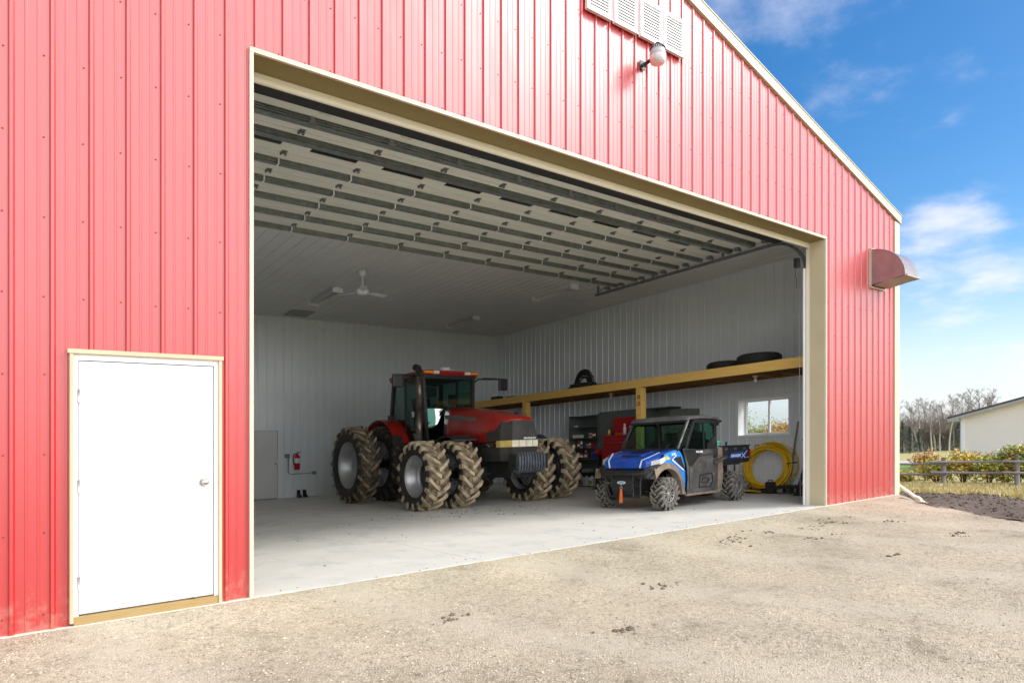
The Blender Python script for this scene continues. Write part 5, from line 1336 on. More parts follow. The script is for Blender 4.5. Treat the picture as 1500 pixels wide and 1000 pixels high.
def lathe_thing(name, loc, prof, m, label, cat, group=None, cap=None, band=None):
    o = empty(name, loc, 0, label, cat, group)
    mb = MB(); mb.lathe(prof, (0,0,0), 'Z', 18); mb.build('body', m, o)
    if cap: mb = MB(); mb.lathe(cap[0], (0,0,0), 'Z', 14); mb.build('cap', cap[1], o)
    if band: mb = MB(); mb.lathe(band[0], (0,0,0), 'Z', 18); mb.build('label', band[1], o)
    return o
M_RPL = mat('red_plastic',(0.38,0.02,0.02),.4); M_BPL = mat('blue_plastic',(0.015,0.06,0.33),.4); M_WPL = mat('white_plastic',(0.72,0.72,0.70),.4)
M_CLEAR = mat('hazy_clear_plastic',(0.48,0.55,0.56),.3); M_GPL = mat('green_label',(0.28,0.36,0.10),.5); M_GREYP = mat('grey_plastic',(0.30,0.31,0.32),.5)
def can(r, h): return [(0,0),(r,0),(r,h*.94),(r*.9,h),(0,h)]
def bottle(r, h): return [(0,0),(r,0),(r,h*.62),(r*.85,h*.74),(r*.35,h*.86),(r*.32,h*.94),(0,h*.94)]
def band(r, a, b): return [(r*1.02,a),(r*1.02,b)]
sp = [  # y, shelf index, kind, size
 (8.98,4,'box',(.16,.34,.10),M_WPL,'white flat carton lying on the fourth shelf up'),
 (8.42,4,'can',(.06,.14),M_WPL,'white tin at the right of the upper stocked shelf'),
 (8.27,4,'can',(.06,.15),M_RPL,'red tin beside the white one on the upper stocked shelf'),
 (8.95,3,'bottle',(.045,.24),M_RPL,'red bottle with white band, left on the middle shelf'),
 (8.83,3,'bottle',(.04,.25),M_WPL,'white slim bottle next to the red bottle on the middle shelf'),
 (8.55,3,'can',(.055,.12),M_GREYP,'grey tin in the middle of the middle shelf'),
 (8.44,3,'bottle',(.04,.16),M_WPL,'short white bottle beside the grey tin on the middle shelf'),
 (8.22,3,'box',(.16,.20,.13),M_RPL,'red carton at the right end of the middle shelf'),
 (8.85,2,'can',(.075,.17),M_RPL,'dark red tin on the shelf with the blue drum'),
 (8.63,2,'bottle',(.05,.26),M_RPL,'red bottle with pale cap beside the blue drum'),
 (9.08,5,'box',(.08,.10,.05),M_WPL,'tiny pale box alone on the top shelf'),
 (8.95,1,'box',(.2,.24,.10),M_BLACK,'black tray on the second lowest shelf'),
 (8.55,1,'box',(.2,.30,.09),M_GREYP,'grey tray on the second lowest shelf')]
for (y, si, kd, sz, m, l) in sp:
    loc = (SX+.14, y, SH[si])
    if kd == 'can': lathe_thing('tin', loc, can(*sz), m, l, 'tin', 'tins and bottles on the shelf unit', band=(band(sz[0], sz[1]*.3, sz[1]*.7), M_WPL if m is M_RPL else M_RPL))
    elif kd == 'bottle': lathe_thing('bottle', loc, bottle(*sz), m, l, 'bottle', 'tins and bottles on the shelf unit', cap=([(sz[0]*.42,sz[1]*.88),(sz[0]*.42,sz[1]),(0,sz[1])], M_WPL if m is M_RPL else M_RPL), band=(band(sz[0], sz[1]*.2, sz[1]*.5), M_WPL if m is M_RPL else M_RPL))
    else: boxthing('small_box', loc, sz, m, l, 'box')
o = lathe_thing('blue_drum', (SX+.22, 8.22, SH[2]), [(0,0),(.16,0),(.165,.03),(.16,.06),(.16,.27),(.165,.29),(.15,.31),(0,.31)], M_BPL, 'blue plastic drum on the shelf unit', 'drum', cap=([(.04,.31),(.04,.335),(0,.335)], M_BPL))
def jug(y, m, lab, l):
    o = empty('jug', (SX+.13, y, SH[0]), 0, l, 'jug', 'jugs on the bottom shelf')
    w, d, h = .085, .07, .30
    def sq(z, k): return [(-d*k,-w*k,z),(d*k,-w*k,z),(d*k,w*k,z),(-d*k,w*k,z)]
    mb = MB(); mb.loft([sq(0,.95),sq(.01,1),sq(.20,1),sq(.25,.78),sq(.275,.36)], 0, False); mb.build('body', m, o, bevel=.012)
    mb = MB(); mb.tube([(0,.075,.21),(0,.085,.27),(0,.03,.285)], .014, 8); mb.build('handle', m, o)
    mb = MB(); mb.cyl((0,-.0,.275),(0,-.0,.305),.024,n=12); mb.build('cap', M_WPL if lab is not M_WPL else M_BPL, o)
    mb = MB(); mb.box(-d-.003,-d-.0005,-.06,.06,.04,.17); mb.build('label', lab, o)
jug(9.02, M_WPL, M_WPL, 'plain white jug, leftmost on the bottom shelf')
jug(8.80, M_GREYP, M_RPL, 'grey jug with a red label on the bottom shelf')
jug(8.58, M_CLEAR, M_CLEAR, 'see-through bluish jug on the bottom shelf')
jug(8.34, M_WPL, M_GPL, 'white jug with a green label, rightmost on the bottom shelf')
# steel cabinets beside it
cb = empty('steel_cabinet', (12.22, 7.05, 0), 0, 'tall plain green-grey steel cabinet right of the shelf unit', 'cabinet')
mb = MB(); mb.box(0,.5,-.89,.89,0.06,2.24); mb.build('body', M_CAB, cb, bevel=.008); mb = MB(); mb.box(-.012,-.001,-.87,-.005,.10,2.20); mb.build('door', M_CAB, cb); mb = MB(); mb.box(-.012,-.001,.005,.87,.10,2.20); mb.build('door', M_CAB, cb); mb = MB(); mb.box(-.03,-.012,-.05,-.03,1.0,1.15); mb.build('handle', M_STEEL, cb); mb = MB(); mb.box(.03,.5,-.88,.88,0,.059); mb.build('plinth', M_BLACK, cb)
c2 = empty('open_cabinet', (12.22, 5.42, 0), 0, 'green-grey steel unit with an open dark top bay, behind the wooden post', 'cabinet')
mb = MB(); mb.box(0,.5,-.72,.70,0,1.98); mb.box(0,.5,-.72,-.13,1.981,2.13); mb.box(.48,.5,-.12,.70,1.981,2.2); mb.box(0,.5,.68,.70,1.981,2.2); mb.box(0,.5,-.13,.70,2.201,2.23); mb.build('body', M_CAB, c2, bevel=.004)
mb = MB(); mb.box(-.012,-.001,-.70,.66,.1,1.95); mb.build('door', M_CAB, c2)
# red tool chest
M_TRC = mat('tool_chest_red', (0.45,0.018,0.02), rough=.3, color2=(0.40,0.016,0.018), nscale=3)
tc_ = empty('tool_chest', (11.75, 6.55, 0), 0, 'red tool chest with drawers, seen past the windscreen of the utility vehicle', 'tool chest')
mb = MB(); mb.box(-.24,.24,-.55,.55,.08,1.02); mb.box(-.22,.22,-.53,.53,1.021,1.53); mb.build('body', M_TRC, tc_, bevel=.008)
for k in range(5):
    mb = MB(); z = 1.05+k*.095; mb.box(-.238,-.221,-.50,.50,z,z+.083); mb.build('drawer', M_TRC, tc_, bevel=.004); d = [o for o in tc_.children if o.name.startswith('drawer')][-1]; mb = MB(); mb.box(-.25,-.239,-.48,.48,z+.066,z+.078); mb.build('handle', M_STEEL, d)
for k in range(5):
    mb = MB(); z = .12+k*.175; mb.box(-.256,-.241,-.52,.52,z,z+.16); mb.build('drawer', M_TRC, tc_, bevel=.004)
mb = MB(); mb.box(.17,.20,-.53,.53,1.54,2.02); mb.build('lid', M_TRC, tc_, bevel=.006)
mb = MB()
for x in (-.18,.18):
    for y in (-.48,.48): mb.cyl((x-.02,y,.04),(x+.02,y,.04),.04,n=14)
mb.build('caster', M_BLACKM, tc_)
M_YEL = mat('yellow_plastic',(0.70,0.52,0.04),.4)
lathe_thing('spray_bottle', (11.62, 6.93, 1.53), bottle(.035,.18), M_YEL, 'yellow bottle on top of the red tool chest', 'bottle', cap=([(.018,.16),(.018,.19),(0,.19)], M_BLACK))
lathe_thing('spray_can', (11.62, 6.80, 1.53), can(.03,.14), M_BLACK, 'black spray can on top of the red tool chest', 'can', cap=([(.022,.14),(.022,.16),(0,.16)], M_BLACK))
lathe_thing('spray_bottle', (11.60, 6.32, 1.53), bottle(.045,.27), M_WPL, 'white trigger bottle on top of the red tool chest', 'bottle', cap=([(.03,.23),(.035,.29),(0,.29)], M_WPL))
lathe_thing('spray_can', (11.60, 6.10, 1.53), can(.035,.22), M_WPL, 'white spray can near the open lid of the red tool chest', 'can', cap=([(.026,.22),(.026,.25),(0,.25)], M_RPL))
boxthing('parts_tray', (11.6, 6.55, 1.53), (.12,.18,.05), mat('orange_plastic',(0.65,0.12,0.02),.5), 'orange tray on top of the red tool chest', 'tray', lid=False).children[0].name = 'tray'
vs = empty('bench_vice', (11.75, 7.42, 0), 0, 'red bench vice on a dark stand left of the tool chest', 'vice')
mb = MB(); mb.cyl((0,0,0),(0,0,.03),.22,n=20); mb.cyl((0,0,.03),(0,0,.95),.05,n=14); mb.box(-.12,.12,-.12,.12,.95,.98); mb.build('stand', M_BLACKM, vs)
mb = MB(); mb.box(-.06,.10,-.05,.05,.98,1.06); mb.box(-.04,.02,-.07,.07,1.06,1.13); mb.box(-.16,-.10,-.07,.07,1.03,1.13); mb.cyl((-.24,0,1.05),(.05,0,1.05),.02,n=10); mb.ball((-.14,.0,1.07),.06); mb.build('vice_body', M_TRC, vs, bevel=.008)
mb = MB(); mb.cyl((-.24,-.10,1.05),(-.24,.10,1.05),.009,n=8); mb.build('handle', M_STEEL, vs)

# against the right wall by the opening
M_HOSE = mat('yellow_pipe', (0.84,0.54,0.015), rough=.35, color2=(0.72,0.44,0.012), nscale=3)
hc = empty('hose_coil', (12.5, 2.58, 0), 0, 'big coil of yellow pipe leaning against the right wall below the window', 'hose')
mb = MB(); path = []
NL = 14
for k in range(NL*36+1):
    a = 2*math.pi*k/36; t = k/(NL*36.)
    ph = .9*math.sin(t*37.); rr_ = 1 - .25*abs(math.sin(t*9.2)) + .02*math.sin(a*2+t*20)
    y = .655*rr_*math.sin(a); z = .575*rr_*(-math.cos(a)) + .60
    x = -.17 + .30*(z/1.2) + .12*math.sin(t*23.) + .06*math.sin(a+t*11)
    path.append((x, y, max(.022, z)))
mb.tube(path, .019, 8); mb.build('pipe', M_HOSE, hc)
for a in (35, 150, 260):
    mb = MB(); y, z = .60*math.sin(R(a)), .60-.52*math.cos(R(a)); c = V(-.17+.3*(z/1.2), y, z); rd = V(0, math.sin(R(a)), -math.cos(R(a)))
    mb.tube([c + rd*(.09*math.cos(q)) + V(1,0,0)*(.16*math.sin(q)) for q in [2*math.pi*k/14 for k in range(14)]], .010, 6, closed=True)
    mb.build('tie', M_BLACKM, hc)
o = empty('battery_box', (12.18, 2.33, 0), 0, 'small black box standing on the floor in front of the yellow coil', 'box')
mb = MB(); mb.box(-.08,.08,-.09,.09,0,.27); mb.build('body', M_BLACK, o, bevel=.012); mb = MB(); mb.tube([(0,-.06,.27),(0,-.05,.31),(0,.05,.31),(0,.06,.27)], .01, 6); mb.build('handle', M_BLACK, o)
o = empty('tangled_strap', (12.15, 2.88, 0), 0, 'black and yellow strap lying on the floor at the foot of the yellow coil', 'strap')
mb = MB()
for k in range(7):
    p = [(random.uniform(-.15,.15), -.42+q*.14+random.uniform(-.03,.03), random.uniform(.02,.11)) for q in range(7)]; mb.tube(p, .02, 6)
mb.build('webbing', M_BLACK, o)
mb = MB(); mb.tube([(-.12,-.4,.05),(-.16,-.1,.07),(-.12,.2,.03)], .022, 6); mb.build('hook', M_HOSE, o)
o = empty('hoe', (12.66, 2.0, 0), 0, 'long weathered wooden handle leaning on the wall right of the window', 'garden tool')
mb = MB(); mb.tube([(-.14,.06,.12),(-.05,.02,.9),(.05,-.04,1.63)], [.020,.021,.018], 10); mb.build('handle', mat('weathered_handle',(0.28,0.21,0.16),.7), o); mb = MB(); mb.bar((-.15,.06,.02),(-.14,.06,.13),.14,.012,(1,0,0)); mb.build('blade', M_STEEL, o)
o = empty('spirit_level', (12.66, 1.74, 0), 0, 'long yellow spirit level standing upright beside the door track', 'spirit level')
mb = MB(); mb.bar((-.03,0,.0),(.04,0,1.42),.05,.17,(0,1,0)); mb.build('body', M_HOSE, o, bevel=.006); mb = MB(); mb.bar((.012,0,1.20),(.013,0,1.23),.056,.176,(0,1,0)); mb.build('vial_band', M_BLACK, o)
o = empty('dolly', (12.35, 2.0, 0), 0, 'low black wheeled dolly on the floor below the wooden handle', 'dolly')
mb = MB(); mb.box(-.25,.25,-.27,.27,.13,.19); mb.build('platform', M_BLACK, o, bevel=.006)
for (x, y) in ((-.19,.2),(.19,.2),(-.19,-.2),(.19,-.2)):
    mb = MB(); mb.cyl((x,y-.018,.045),(x,y+.018,.045),.045,n=16); mb.box(x-.03,x+.03,y-.03,y+.03,.09,.129); mb.build('caster', M_BLACKM, o)
o = empty('jack_stand', (11.92, 1.48, 0), 0, 'black folded metal stand leaning beside the door track', 'stand')
mb = MB(); mb.bar((-.05,.05,.0),(.22,-.04,.78),.06,.04); mb.bar((.0,-.08,.02),(.25,-.05,.70),.03,.03); mb.build('leg', M_BLACKM, o); mb = MB(); mb.tube([(-.08,-.10,.03),(-.06,.02,.05),(-.05,.12,.03)], .035, 8); mb.build('foot', M_BLACKM, o)
# red fuel box behind the utility vehicle
o = empty('fuel_can', (11.15, 3.55, 0), 0, 'dark red fuel can on the floor behind the rear wheel of the utility vehicle', 'fuel can')
mb = MB(); mb.box(-.17,.17,-.30,.30,.0,.66); mb.build('body', mat('dark_red_can',(0.17,0.012,0.012),.4), o, bevel=.03); mb = MB(); mb.cyl((0,.2,.66),(0,.2,.71),.03,n=12); mb.build('cap', M_BLACK, o); mb = MB(); mb.tube([(0,-.2,.65),(0,-.18,.72),(0,.05,.72),(0,.07,.65)], .014, 8); mb.build('handle', M_BLACK, o)
# things in the cargo bed
def bedpt(u, v, z):
    c, s = math.cos(R(3.7)), math.sin(R(3.7)); return (UX+u*c-v*s, UY+u*s+v*c, z)
o = empty('mint_bucket', bedpt(2.13,-.40,.8301), R(3.7), 'mint green ribbed tub standing in the cargo bed of the utility vehicle', 'tub')
mb = MB(); pr_ = [(0,0),(.095,0)]
for k in range(6): pr_ += [(.10,.06+k*.055),(.106,.075+k*.055),(.10,.09+k*.055)]
pr_ += [(.112,.40),(.112,.425),(.10,.425),(.095,.40),(0,.40)]
mb.lathe(pr_, (0,0,0), 'Z', 22); mb.build('body', mat('mint_plastic',(0.13,0.58,0.40),.4), o); mb = MB(); mb.lathe([(.113,.385),(.118,.39),(.118,.41),(.113,.415)], (0,0,0), 'Z', 22); mb.build('rim', MATS['mint_plastic'], o)
o = empty('blue_flag', bedpt(2.70,-.3,.8301), R(3.7), 'small dark blue handle sticking up from the back of the cargo bed', 'tool')
mb = MB(); mb.tube([(0,0,0),(0,0,.22)], .014, 8); mb.build('shaft', M_STEEL, o); mb = MB(); mb.loft([[(-.018,-.02,.22),(.018,-.02,.22),(.018,.02,.22),(-.018,.02,.22)],[(.01,-.02,.40),(.03,-.02,.40),(.03,.02,.40),(.01,.02,.40)]], 0, False); mb.build('grip', M_BPL, o)
o = empty('whip_aerial', bedpt(2.28,.2,.8301), R(3.7), 'thin pale rod poking out of the cargo bed', 'rod')
mb = MB(); mb.tube([(-.25,0,.05),(.10,0,.62)], .006, 6); mb.build('rod', M_WPL, o); mb = MB(); mb.ball((-.25,0,.03), .03); mb.build('base', M_BLACK, o)

# back wall: fire extinguisher, conduit, boots
fe = empty('fire_extinguisher', (5.15, 13.74, .84), 0, 'red fire extinguisher with black hose hung on the back wall', 'fire extinguisher')
mb = MB(); mb.lathe([(0,0),(.07,0),(.08,.02),(.08,.36),(.07,.42),(.035,.455),(.03,.47),(0,.47)], (0,0,0), 'Z', 24); mb.build('cylinder', mat('extinguisher_red',(0.48,0.012,0.015),.25), fe)
mb = MB(); mb.cyl((0,0,.46),(0,0,.50),.03,n=12); mb.bar((-.01,0,.50),(.11,0,.525),.03,.012); mb.bar((-.01,0,.515),(.11,0,.555),.03,.012); mb.tube([(-.03,0,.49),(-.11,0,.46),(-.125,0,.34),(-.09,0,.14)], .014, 8); mb.build('valve_and_hose', M_BLACK, fe)
mb = MB(); mb.lathe([(.081,.20),(.0815,.21),(.0815,.34),(.081,.345)], (0,0,0), 'Z', 24); mb.build('label', M_WHITE, fe)
mb = MB(); mb.lathe([(.083,.17),(.084,.185)], (0,0,0), 'Z', 24); mb.box(-.03,.03,.06,.09,.16,.2); mb.build('bracket', M_BLACK, fe)
cd = empty('electrical_conduit', (4.87, 13.83, 0), 0, 'grey conduit with two metal boxes running along the back wall', 'conduit')
mb = MB(); mb.box(-.07,.07,-.06,.0,1.21,1.33); mb.build('switch_box', M_GALV, cd, bevel=.004); mb = MB(); mb.box(.76,.89,-.06,.0,.67,.77); mb.build('socket_box', M_GALV, cd, bevel=.004)
mb = MB(); mb.tube([(.03,-.03,1.21),(.03,-.03,.80),(.05,-.03,.74),(.10,-.03,.71),(.76,-.03,.72)], .013, 8); mb.build('pipe', M_GALV, cd)
bt = empty('rubber_boots', (5.28, 13.70, 0), 0, 'pair of black rubber boots on the floor against the back wall', 'boots')
for s in (-1, 1):
    mb = MB(); x = s*.09
    mb.loft([[(x+.05*math.cos(a), .03+.06*math.sin(a), .22) for a in [2*math.pi*k/12 for k in range(12)]],[(x+.05*math.cos(a), .02+.06*math.sin(a), .10) for a in [2*math.pi*k/12 for k in range(12)]],[(x+.055*math.cos(a), -.04+.14*math.sin(a), .05) for a in [2*math.pi*k/12 for k in range(12)]],[(x+.055*math.cos(a), -.04+.145*math.sin(a), 0) for a in [2*math.pi*k/12 for k in range(12)]]][::-1]); mb.build('boot', M_RUBBER, bt)
# ================================================================== OUTSIDE, RIGHT OF THE BARN
# board leaning on the barn corner
o = empty('leaning_board', (13.3, -.5, -.22), 0, 'pale timber board leaning on the right corner of the barn', 'board')
mb = MB(); mb.bar((0,0,.03),(.02,1.75,1.27),.14,.04,(0,0,1)); mb.build('plank', mat('pale_board',(0.62,0.56,0.44),.7,color2=(0.52,0.46,0.35),nscale=4,nstretch=(6,1,6)), o, bevel=.003)
mb = MB(); mb.bar((.0,.10,.135),(.0,.18,.19),.145,.012,(0,0,1)); mb.build('cleat', MATS['pale_board'], o)

# post and rail fence
FX = 26.5
fence = empty('rail_fence', (FX, 3.85, land(FX, 3.85)-.07), 0, 'weathered grey post and rail fence in front of the yellow bushes', 'fence')
M_FENCE = mat('weathered_fence', (0.27,0.26,0.25), rough=.85, color2=(0.19,0.18,0.17), nscale=5, nstretch=(5,1,5), bump=.5, bscale=30)
ys_ = [13.1, 10.8, 8.45, 6.15, 3.85, 1.54, -.77, -3.1, -5.4]
for y in ys_:
    mb = MB(); h = 1.06 + random.uniform(-.03,.03); mb.tube([(0,y-3.85,-.2),(random.uniform(-.02,.02),y-3.85,h)], [.085,.075], 10); mb.build('post', M_FENCE, fence)
for a, b in zip(ys_, ys_[1:]):
    off = .07 if a > 4 else 0
    for z in (.90, .50):
        mb = MB(); mb.tube([(-.09,a-3.85+.25*(a<5)+.15,z-off+random.uniform(-.015,.015)),(-.11,(a+b)/2-3.85,z-off-.01),(-.09,b-3.85-.15,z-off+random.uniform(-.015,.015))], .042, 8); mb.build('rail', M_FENCE, fence)

# neighbouring house
HX = 41.7
hs_ = empty('house', (HX, 2.0, -.75), 0, 'cream sided house with a low grey roof beyond the yellow bushes', 'house')
M_SID = mat('cream_siding', (0.84,0.79,0.71), rough=.6, color2=(0.81,0.76,0.68), nscale=.6)
mb = MB()
W0, W1 = -6.3, 6.3; zt = 2.93; pk = zt + .25*6.3
n = 0; z = 0.0
while z < pk:
    z1 = min(z+.14, pk)
    def half(zz): return 6.3 if zz <= zt else max(0.0, (pk-zz)/.25)
    a, b = half(z), half(z1)
    if b <= 0 and a <= 0: break
    mb.add([(-.02,-a,z),(-.02,a,z),(.0,b,z1),(.0,-b,z1)], [(0,3,2,1)], 0, False)
    mb.add([(-.02,-a,z),(-.02,a,z),(.0,a,z),(.0,-a,z)], [(0,1,2,3)], 0, False)
    z = z1
mb.box(.001, 11, W0, W0+.15, 0, zt); mb.box(.001, 11, W1-.15, W1, 0, zt); mb.box(10.9, 11, W0, W1, 0, zt)
mb.build('wall', M_SID, hs_)
mb = MB()
for s in (-1, 1): mb.prism([(0,pk+.02),(s*6.85,pk+.02-.25*6.85),(s*6.85,pk+.13-.25*6.85),(0,pk+.13)], 'X', -.45, 11.5)
mb.build('roof', mat('dark_shingle',(0.10,0.095,0.09),.9,color2=(0.07,0.07,0.07),nscale=6), hs_)
mb = MB()
for s in (-1, 1):
    mb.prism([(0,pk+.015),(s*6.85,pk+.015-.25*6.85),(s*6.85,pk-.15-.25*6.85),(s*6.35,pk-.15-.25*6.85+.0),(s*6.35,pk-.13-.25*6.35),(0,pk-.13)], 'X', -.46, -.40)
    mb.prism([(s*6.85,pk-.15-.25*6.85),(s*6.35,pk-.15-.25*6.85),(s*6.35,pk-.02-.25*6.35),(s*6.85,pk-.02-.25*6.85)], 'X', -.40, 11.4)
    mb.prism([(0,pk-.02),(s*6.6,pk-.02-.25*6.6),(s*6.6,pk-.05-.25*6.6),(0,pk-.05)], 'X', -.40, -.021)
mb.build('fascia', mat('grey_fascia',(0.38,0.37,0.36),.6), hs_)
mb = MB(); mb.box(-.05,.0,6.16,6.32,0,zt); mb.build('corner_trim', M_WHITE, hs_)
mb = MB(); mb.cyl((4.0,1.2,pk-.3),(4.0,1.2,pk+1.0),.03,n=8); mb.ball((3.9,1.2,pk+1.0),.20,sc=(.4,1,.7)); mb.build('aerial', mat('aerial_grey',(0.5,0.52,0.55),.5), hs_)

# shrubs
LEAF = {k: mat('leaf_'+k, c, .75, color2=c2, nscale=3) for k, c, c2 in (('gold',(0.66,0.46,0.06),(0.55,0.36,0.05)),('yellow',(0.70,0.58,0.13),(0.58,0.49,0.09)),('olive',(0.36,0.40,0.08),(0.27,0.33,0.07)),('green',(0.24,0.34,0.08),(0.17,0.26,0.06)),('rust',(0.42,0.17,0.06),(0.33,0.14,0.05)),('orange',(0.50,0.22,0.06),(0.40,0.17,0.05)))}
M_STEM = mat('shrub_stem', (0.16,0.11,0.07), .85)
def shrub(name, x, y, r, h, pal, label, cat='shrub', group='yellowing bushes behind the rail fence', n=1500, ls=.06, gaps=.35):
    z0 = land(x, y) - .09
    h *= .92
    o = empty(name, (x, y, z0), 0, label, cat, group); NOSHEAR.add(o.name)
    sd = random.randint(0, 999); rnd = random.Random(sd)
    mb = MB(); tips = []
    for k in range(16):
        a = rnd.uniform(0, 6.28); q = rnd.uniform(.2, 1); tp = V(math.cos(a)*r*q*.9, math.sin(a)*r*q*.9, h*rnd.uniform(.55,1.0)*(1-.25*q))
        mb.tube([(math.cos(a)*.06,math.sin(a)*.06,0), tp*.5 + V(0,0,h*.08), tp], [.016,.011,.005], 5); tips.append(tp)
        for j in range(4):
            t2 = tp*rnd.uniform(.5,.9) + V(rnd.gauss(0,.16)*r, rnd.gauss(0,.16)*r, rnd.uniform(0,.3)*h*.6); mb.tube([tp*.6, t2], [.008,.003], 4); tips.append(t2)
    mb.build('stem', M_STEM, o)
    v = []; f = []; mi = []
    cl = [(t, rnd.randrange(len(pal))) for t in tips] + [(V(rnd.gauss(0,.42)*r, rnd.gauss(0,.42)*r, h*rnd.uniform(.06,.8)), rnd.randrange(len(pal))) for _ in range(26)]
    for k in range(int(n*1.5)):
        c, pm = rnd.choice(cl); s = r*.16
        p = c + V(rnd.gauss(0,s), rnd.gauss(0,s), rnd.gauss(0,s))
        if p.z < .04 or p.z > h*1.05: continue
        d = V(rnd.gauss(0,1), rnd.gauss(0,1), rnd.gauss(0,1)).normalized(); e = d.orthogonal().normalized(); w = ls*rnd.uniform(.6,1.3)
        i = len(v); v += [tuple(p-d*w), tuple(p+e*w*.55), tuple(p+d*w), tuple(p-e*w*.55)]; f.append((i,i+1,i+2,i+3)); mi.append(pm if rnd.random() < .7 else rnd.randrange(len(pal)))
    np_mesh('crown', v, f, [LEAF[q] for q in pal], o, mi=mi)
    return o
shrub('shrub', 28.6, 6.1, .50, .50, ['yellow','olive','gold'], 'lowest yellow shrub, at the left end beside the red scrap', n=700)
shrub('shrub', 29.6, 5.6, .65, 1.45, ['orange','rust','gold'], 'orange shrub left of the nearest fence post', n=900)
shrub('shrub', 28.3, 4.75, .62, 1.05, ['gold','yellow','olive'], 'golden shrub just left of the nearest fence post', n=1500)
shrub('shrub', 28.5, 3.85, .75, 1.45, ['gold','orange','yellow','olive'], 'golden shrub with orange tips right behind the fence post, below the house corner', n=2300)
shrub('shrub', 28.4, 2.95, .70, 1.30, ['yellow','olive','gold','green'], 'yellow and green shrub in the middle of the fence panel', n=2300)
shrub('shrub', 28.6, 2.1, .80, 1.55, ['green','olive','yellow','orange'], 'tallest greenish shrub with dark base, left of the right-hand post', n=2600)
shrub('shrub', 28.4, 1.2, .75, 1.50, ['olive','green','yellow'], 'green shrub behind the right-hand fence post', n=2300)
shrub('shrub', 28.5, .3, .80, 1.5, ['yellow','olive','gold','green'], 'yellow-green shrub at the right edge of the photo', n=2000)
shrub('shrub', 28.5, -.7, .80, 1.5, ['olive','yellow','green'], 'shrub mostly out of the photo beyond its right edge', n=1600)
# seen through the window
shrub('shrub', 27.4, 10.35, 1.05, 3.75, ['rust','orange','rust','gold'], 'tall rust-leaved shrub seen through the right window pane', group='bushes seen through the window', n=2600, ls=.055)
shrub('shrub', 29.2, 12.3, 1.2, 3.6, ['rust','orange','gold'], 'rust-leaved shrub seen through the left window pane', group='bushes seen through the window', n=2200, ls=.055)
shrub('shrub', 32.5, 15.6, 1.2, 4.2, ['green','olive'], 'green shrub at the left edge of the window view', group='bushes seen through the window', n=2200, ls=.06)
# red scrap and pale stones behind the fence
o = empty('scrap_metal', (28.9, 6.75, land(28.9,6.75)-.07), 0, 'red painted scrap lying on the ground behind the fence near the barn corner', 'scrap')
mb = MB(); mb.bar((0,-.9,.16),(.1,1.1,.20),.14,.16); mb.box(-.2,.2,-.2,.5,0,.14); mb.build('beam', mat('scrap_red',(0.38,0.06,0.05),.6,color2=(0.25,0.06,0.05),nscale=5), o); mb = MB(); mb.cyl((-.1,-.75,.14),(.1,-.75,.14),.14,n=16); mb.build('drum', MATS['scrap_red'], o)
for k, (dx, dy, r) in enumerate(((-.4,-.2,.14),(-.5,.45,.10))):
    o = empty('boulder', (28.9+dx, 6.4+dy, land(28.5,6.4)-.07), 0, ('larger' if k == 0 else 'smaller')+' pale stone in front of the red scrap', 'stone'); mb = MB(); mb.ico((0,0,r*.5), r, jit=.25, sc=(1.2,1.5,.8)); mb.build('stone', mat('pale_stone',(0.5,0.47,0.44),.9) if 'pale_stone' not in MATS else MATS['pale_stone'], o, bevel=.02)

# trees
M_ASPEN = mat('aspen_bark', (0.52,0.47,0.38), rough=.8, color2=(0.34,0.30,0.25), nscale=5)
M_TWIG = mat('bare_twigs', (0.22,0.175,0.14), rough=.9, color2=(0.29,0.235,0.19), nscale=3)
def aspen(seed, H):
    rnd = random.Random(seed); o = empty('aspen_tree', (0,0,0)); NOSHEAR.add(o.name)
    lean = V(rnd.gauss(0,.05), rnd.gauss(0,.05), 1)
    path = [V(lean.x*t*H + .12*math.sin(t*6+seed), lean.y*t*H + .10*math.cos(t*5+seed), t*H) for t in [k/9 for k in range(10)]]
    rad = [.13*(1-k/9)**.8+.012 for k in range(10)]
    mb = MB(); mb.tube(path, rad, 8); mb.build('trunk', M_ASPEN, o)
    mb = MB()
    def at(t): i = min(8, int(t*9)); f_ = t*9-i; return path[i].lerp(path[i+1], f_)
    for k in range(46):
        t = rnd.uniform(.30,.99); p = at(t); a = rnd.uniform(0,6.28); L_ = H*(.26*(1-t)+.07)*rnd.uniform(.7,1.3)
        d = V(math.cos(a)*.75, math.sin(a)*.75, rnd.uniform(.35,1.1)).normalized()
        q = p + d*L_*.5; e = p + d*L_ + V(0,0,L_*.18)
        mb.tube([p,q,e],[.030*(1-t)+.014,.016,.006],4)
        for j in range(7):
            u = rnd.uniform(.3,1); s = p.lerp(e,u); b = rnd.uniform(0,6.28); l2 = L_*rnd.uniform(.25,.55)
            g = s + V(math.cos(b)*.6+d.x*.4, math.sin(b)*.6+d.y*.4, rnd.uniform(.2,1.0))*l2
            mb.tube([s,g],[.011,.006],3)
            for w in range(3):
                s2 = s.lerp(g, rnd.uniform(.4,1)); mb.tube([s2, s2+V(rnd.gauss(0,.4),rnd.gauss(0,.4),rnd.uniform(.1,.8))*l2*.5],[.007,.005],3)
    mb.build('crown', M_TWIG, o)
    return o
def pxdir(px):
    a = (px-750)/960.; return (.6048+.7963*a, .7963-.6048*a)
def on_line(px, X):
    dx, dy = pxdir(px); t = (X+1.708)/dx; return -6.10+dy*t
protos = [aspen(3, 9.), aspen(11, 9.5), aspen(23, 8.2)]
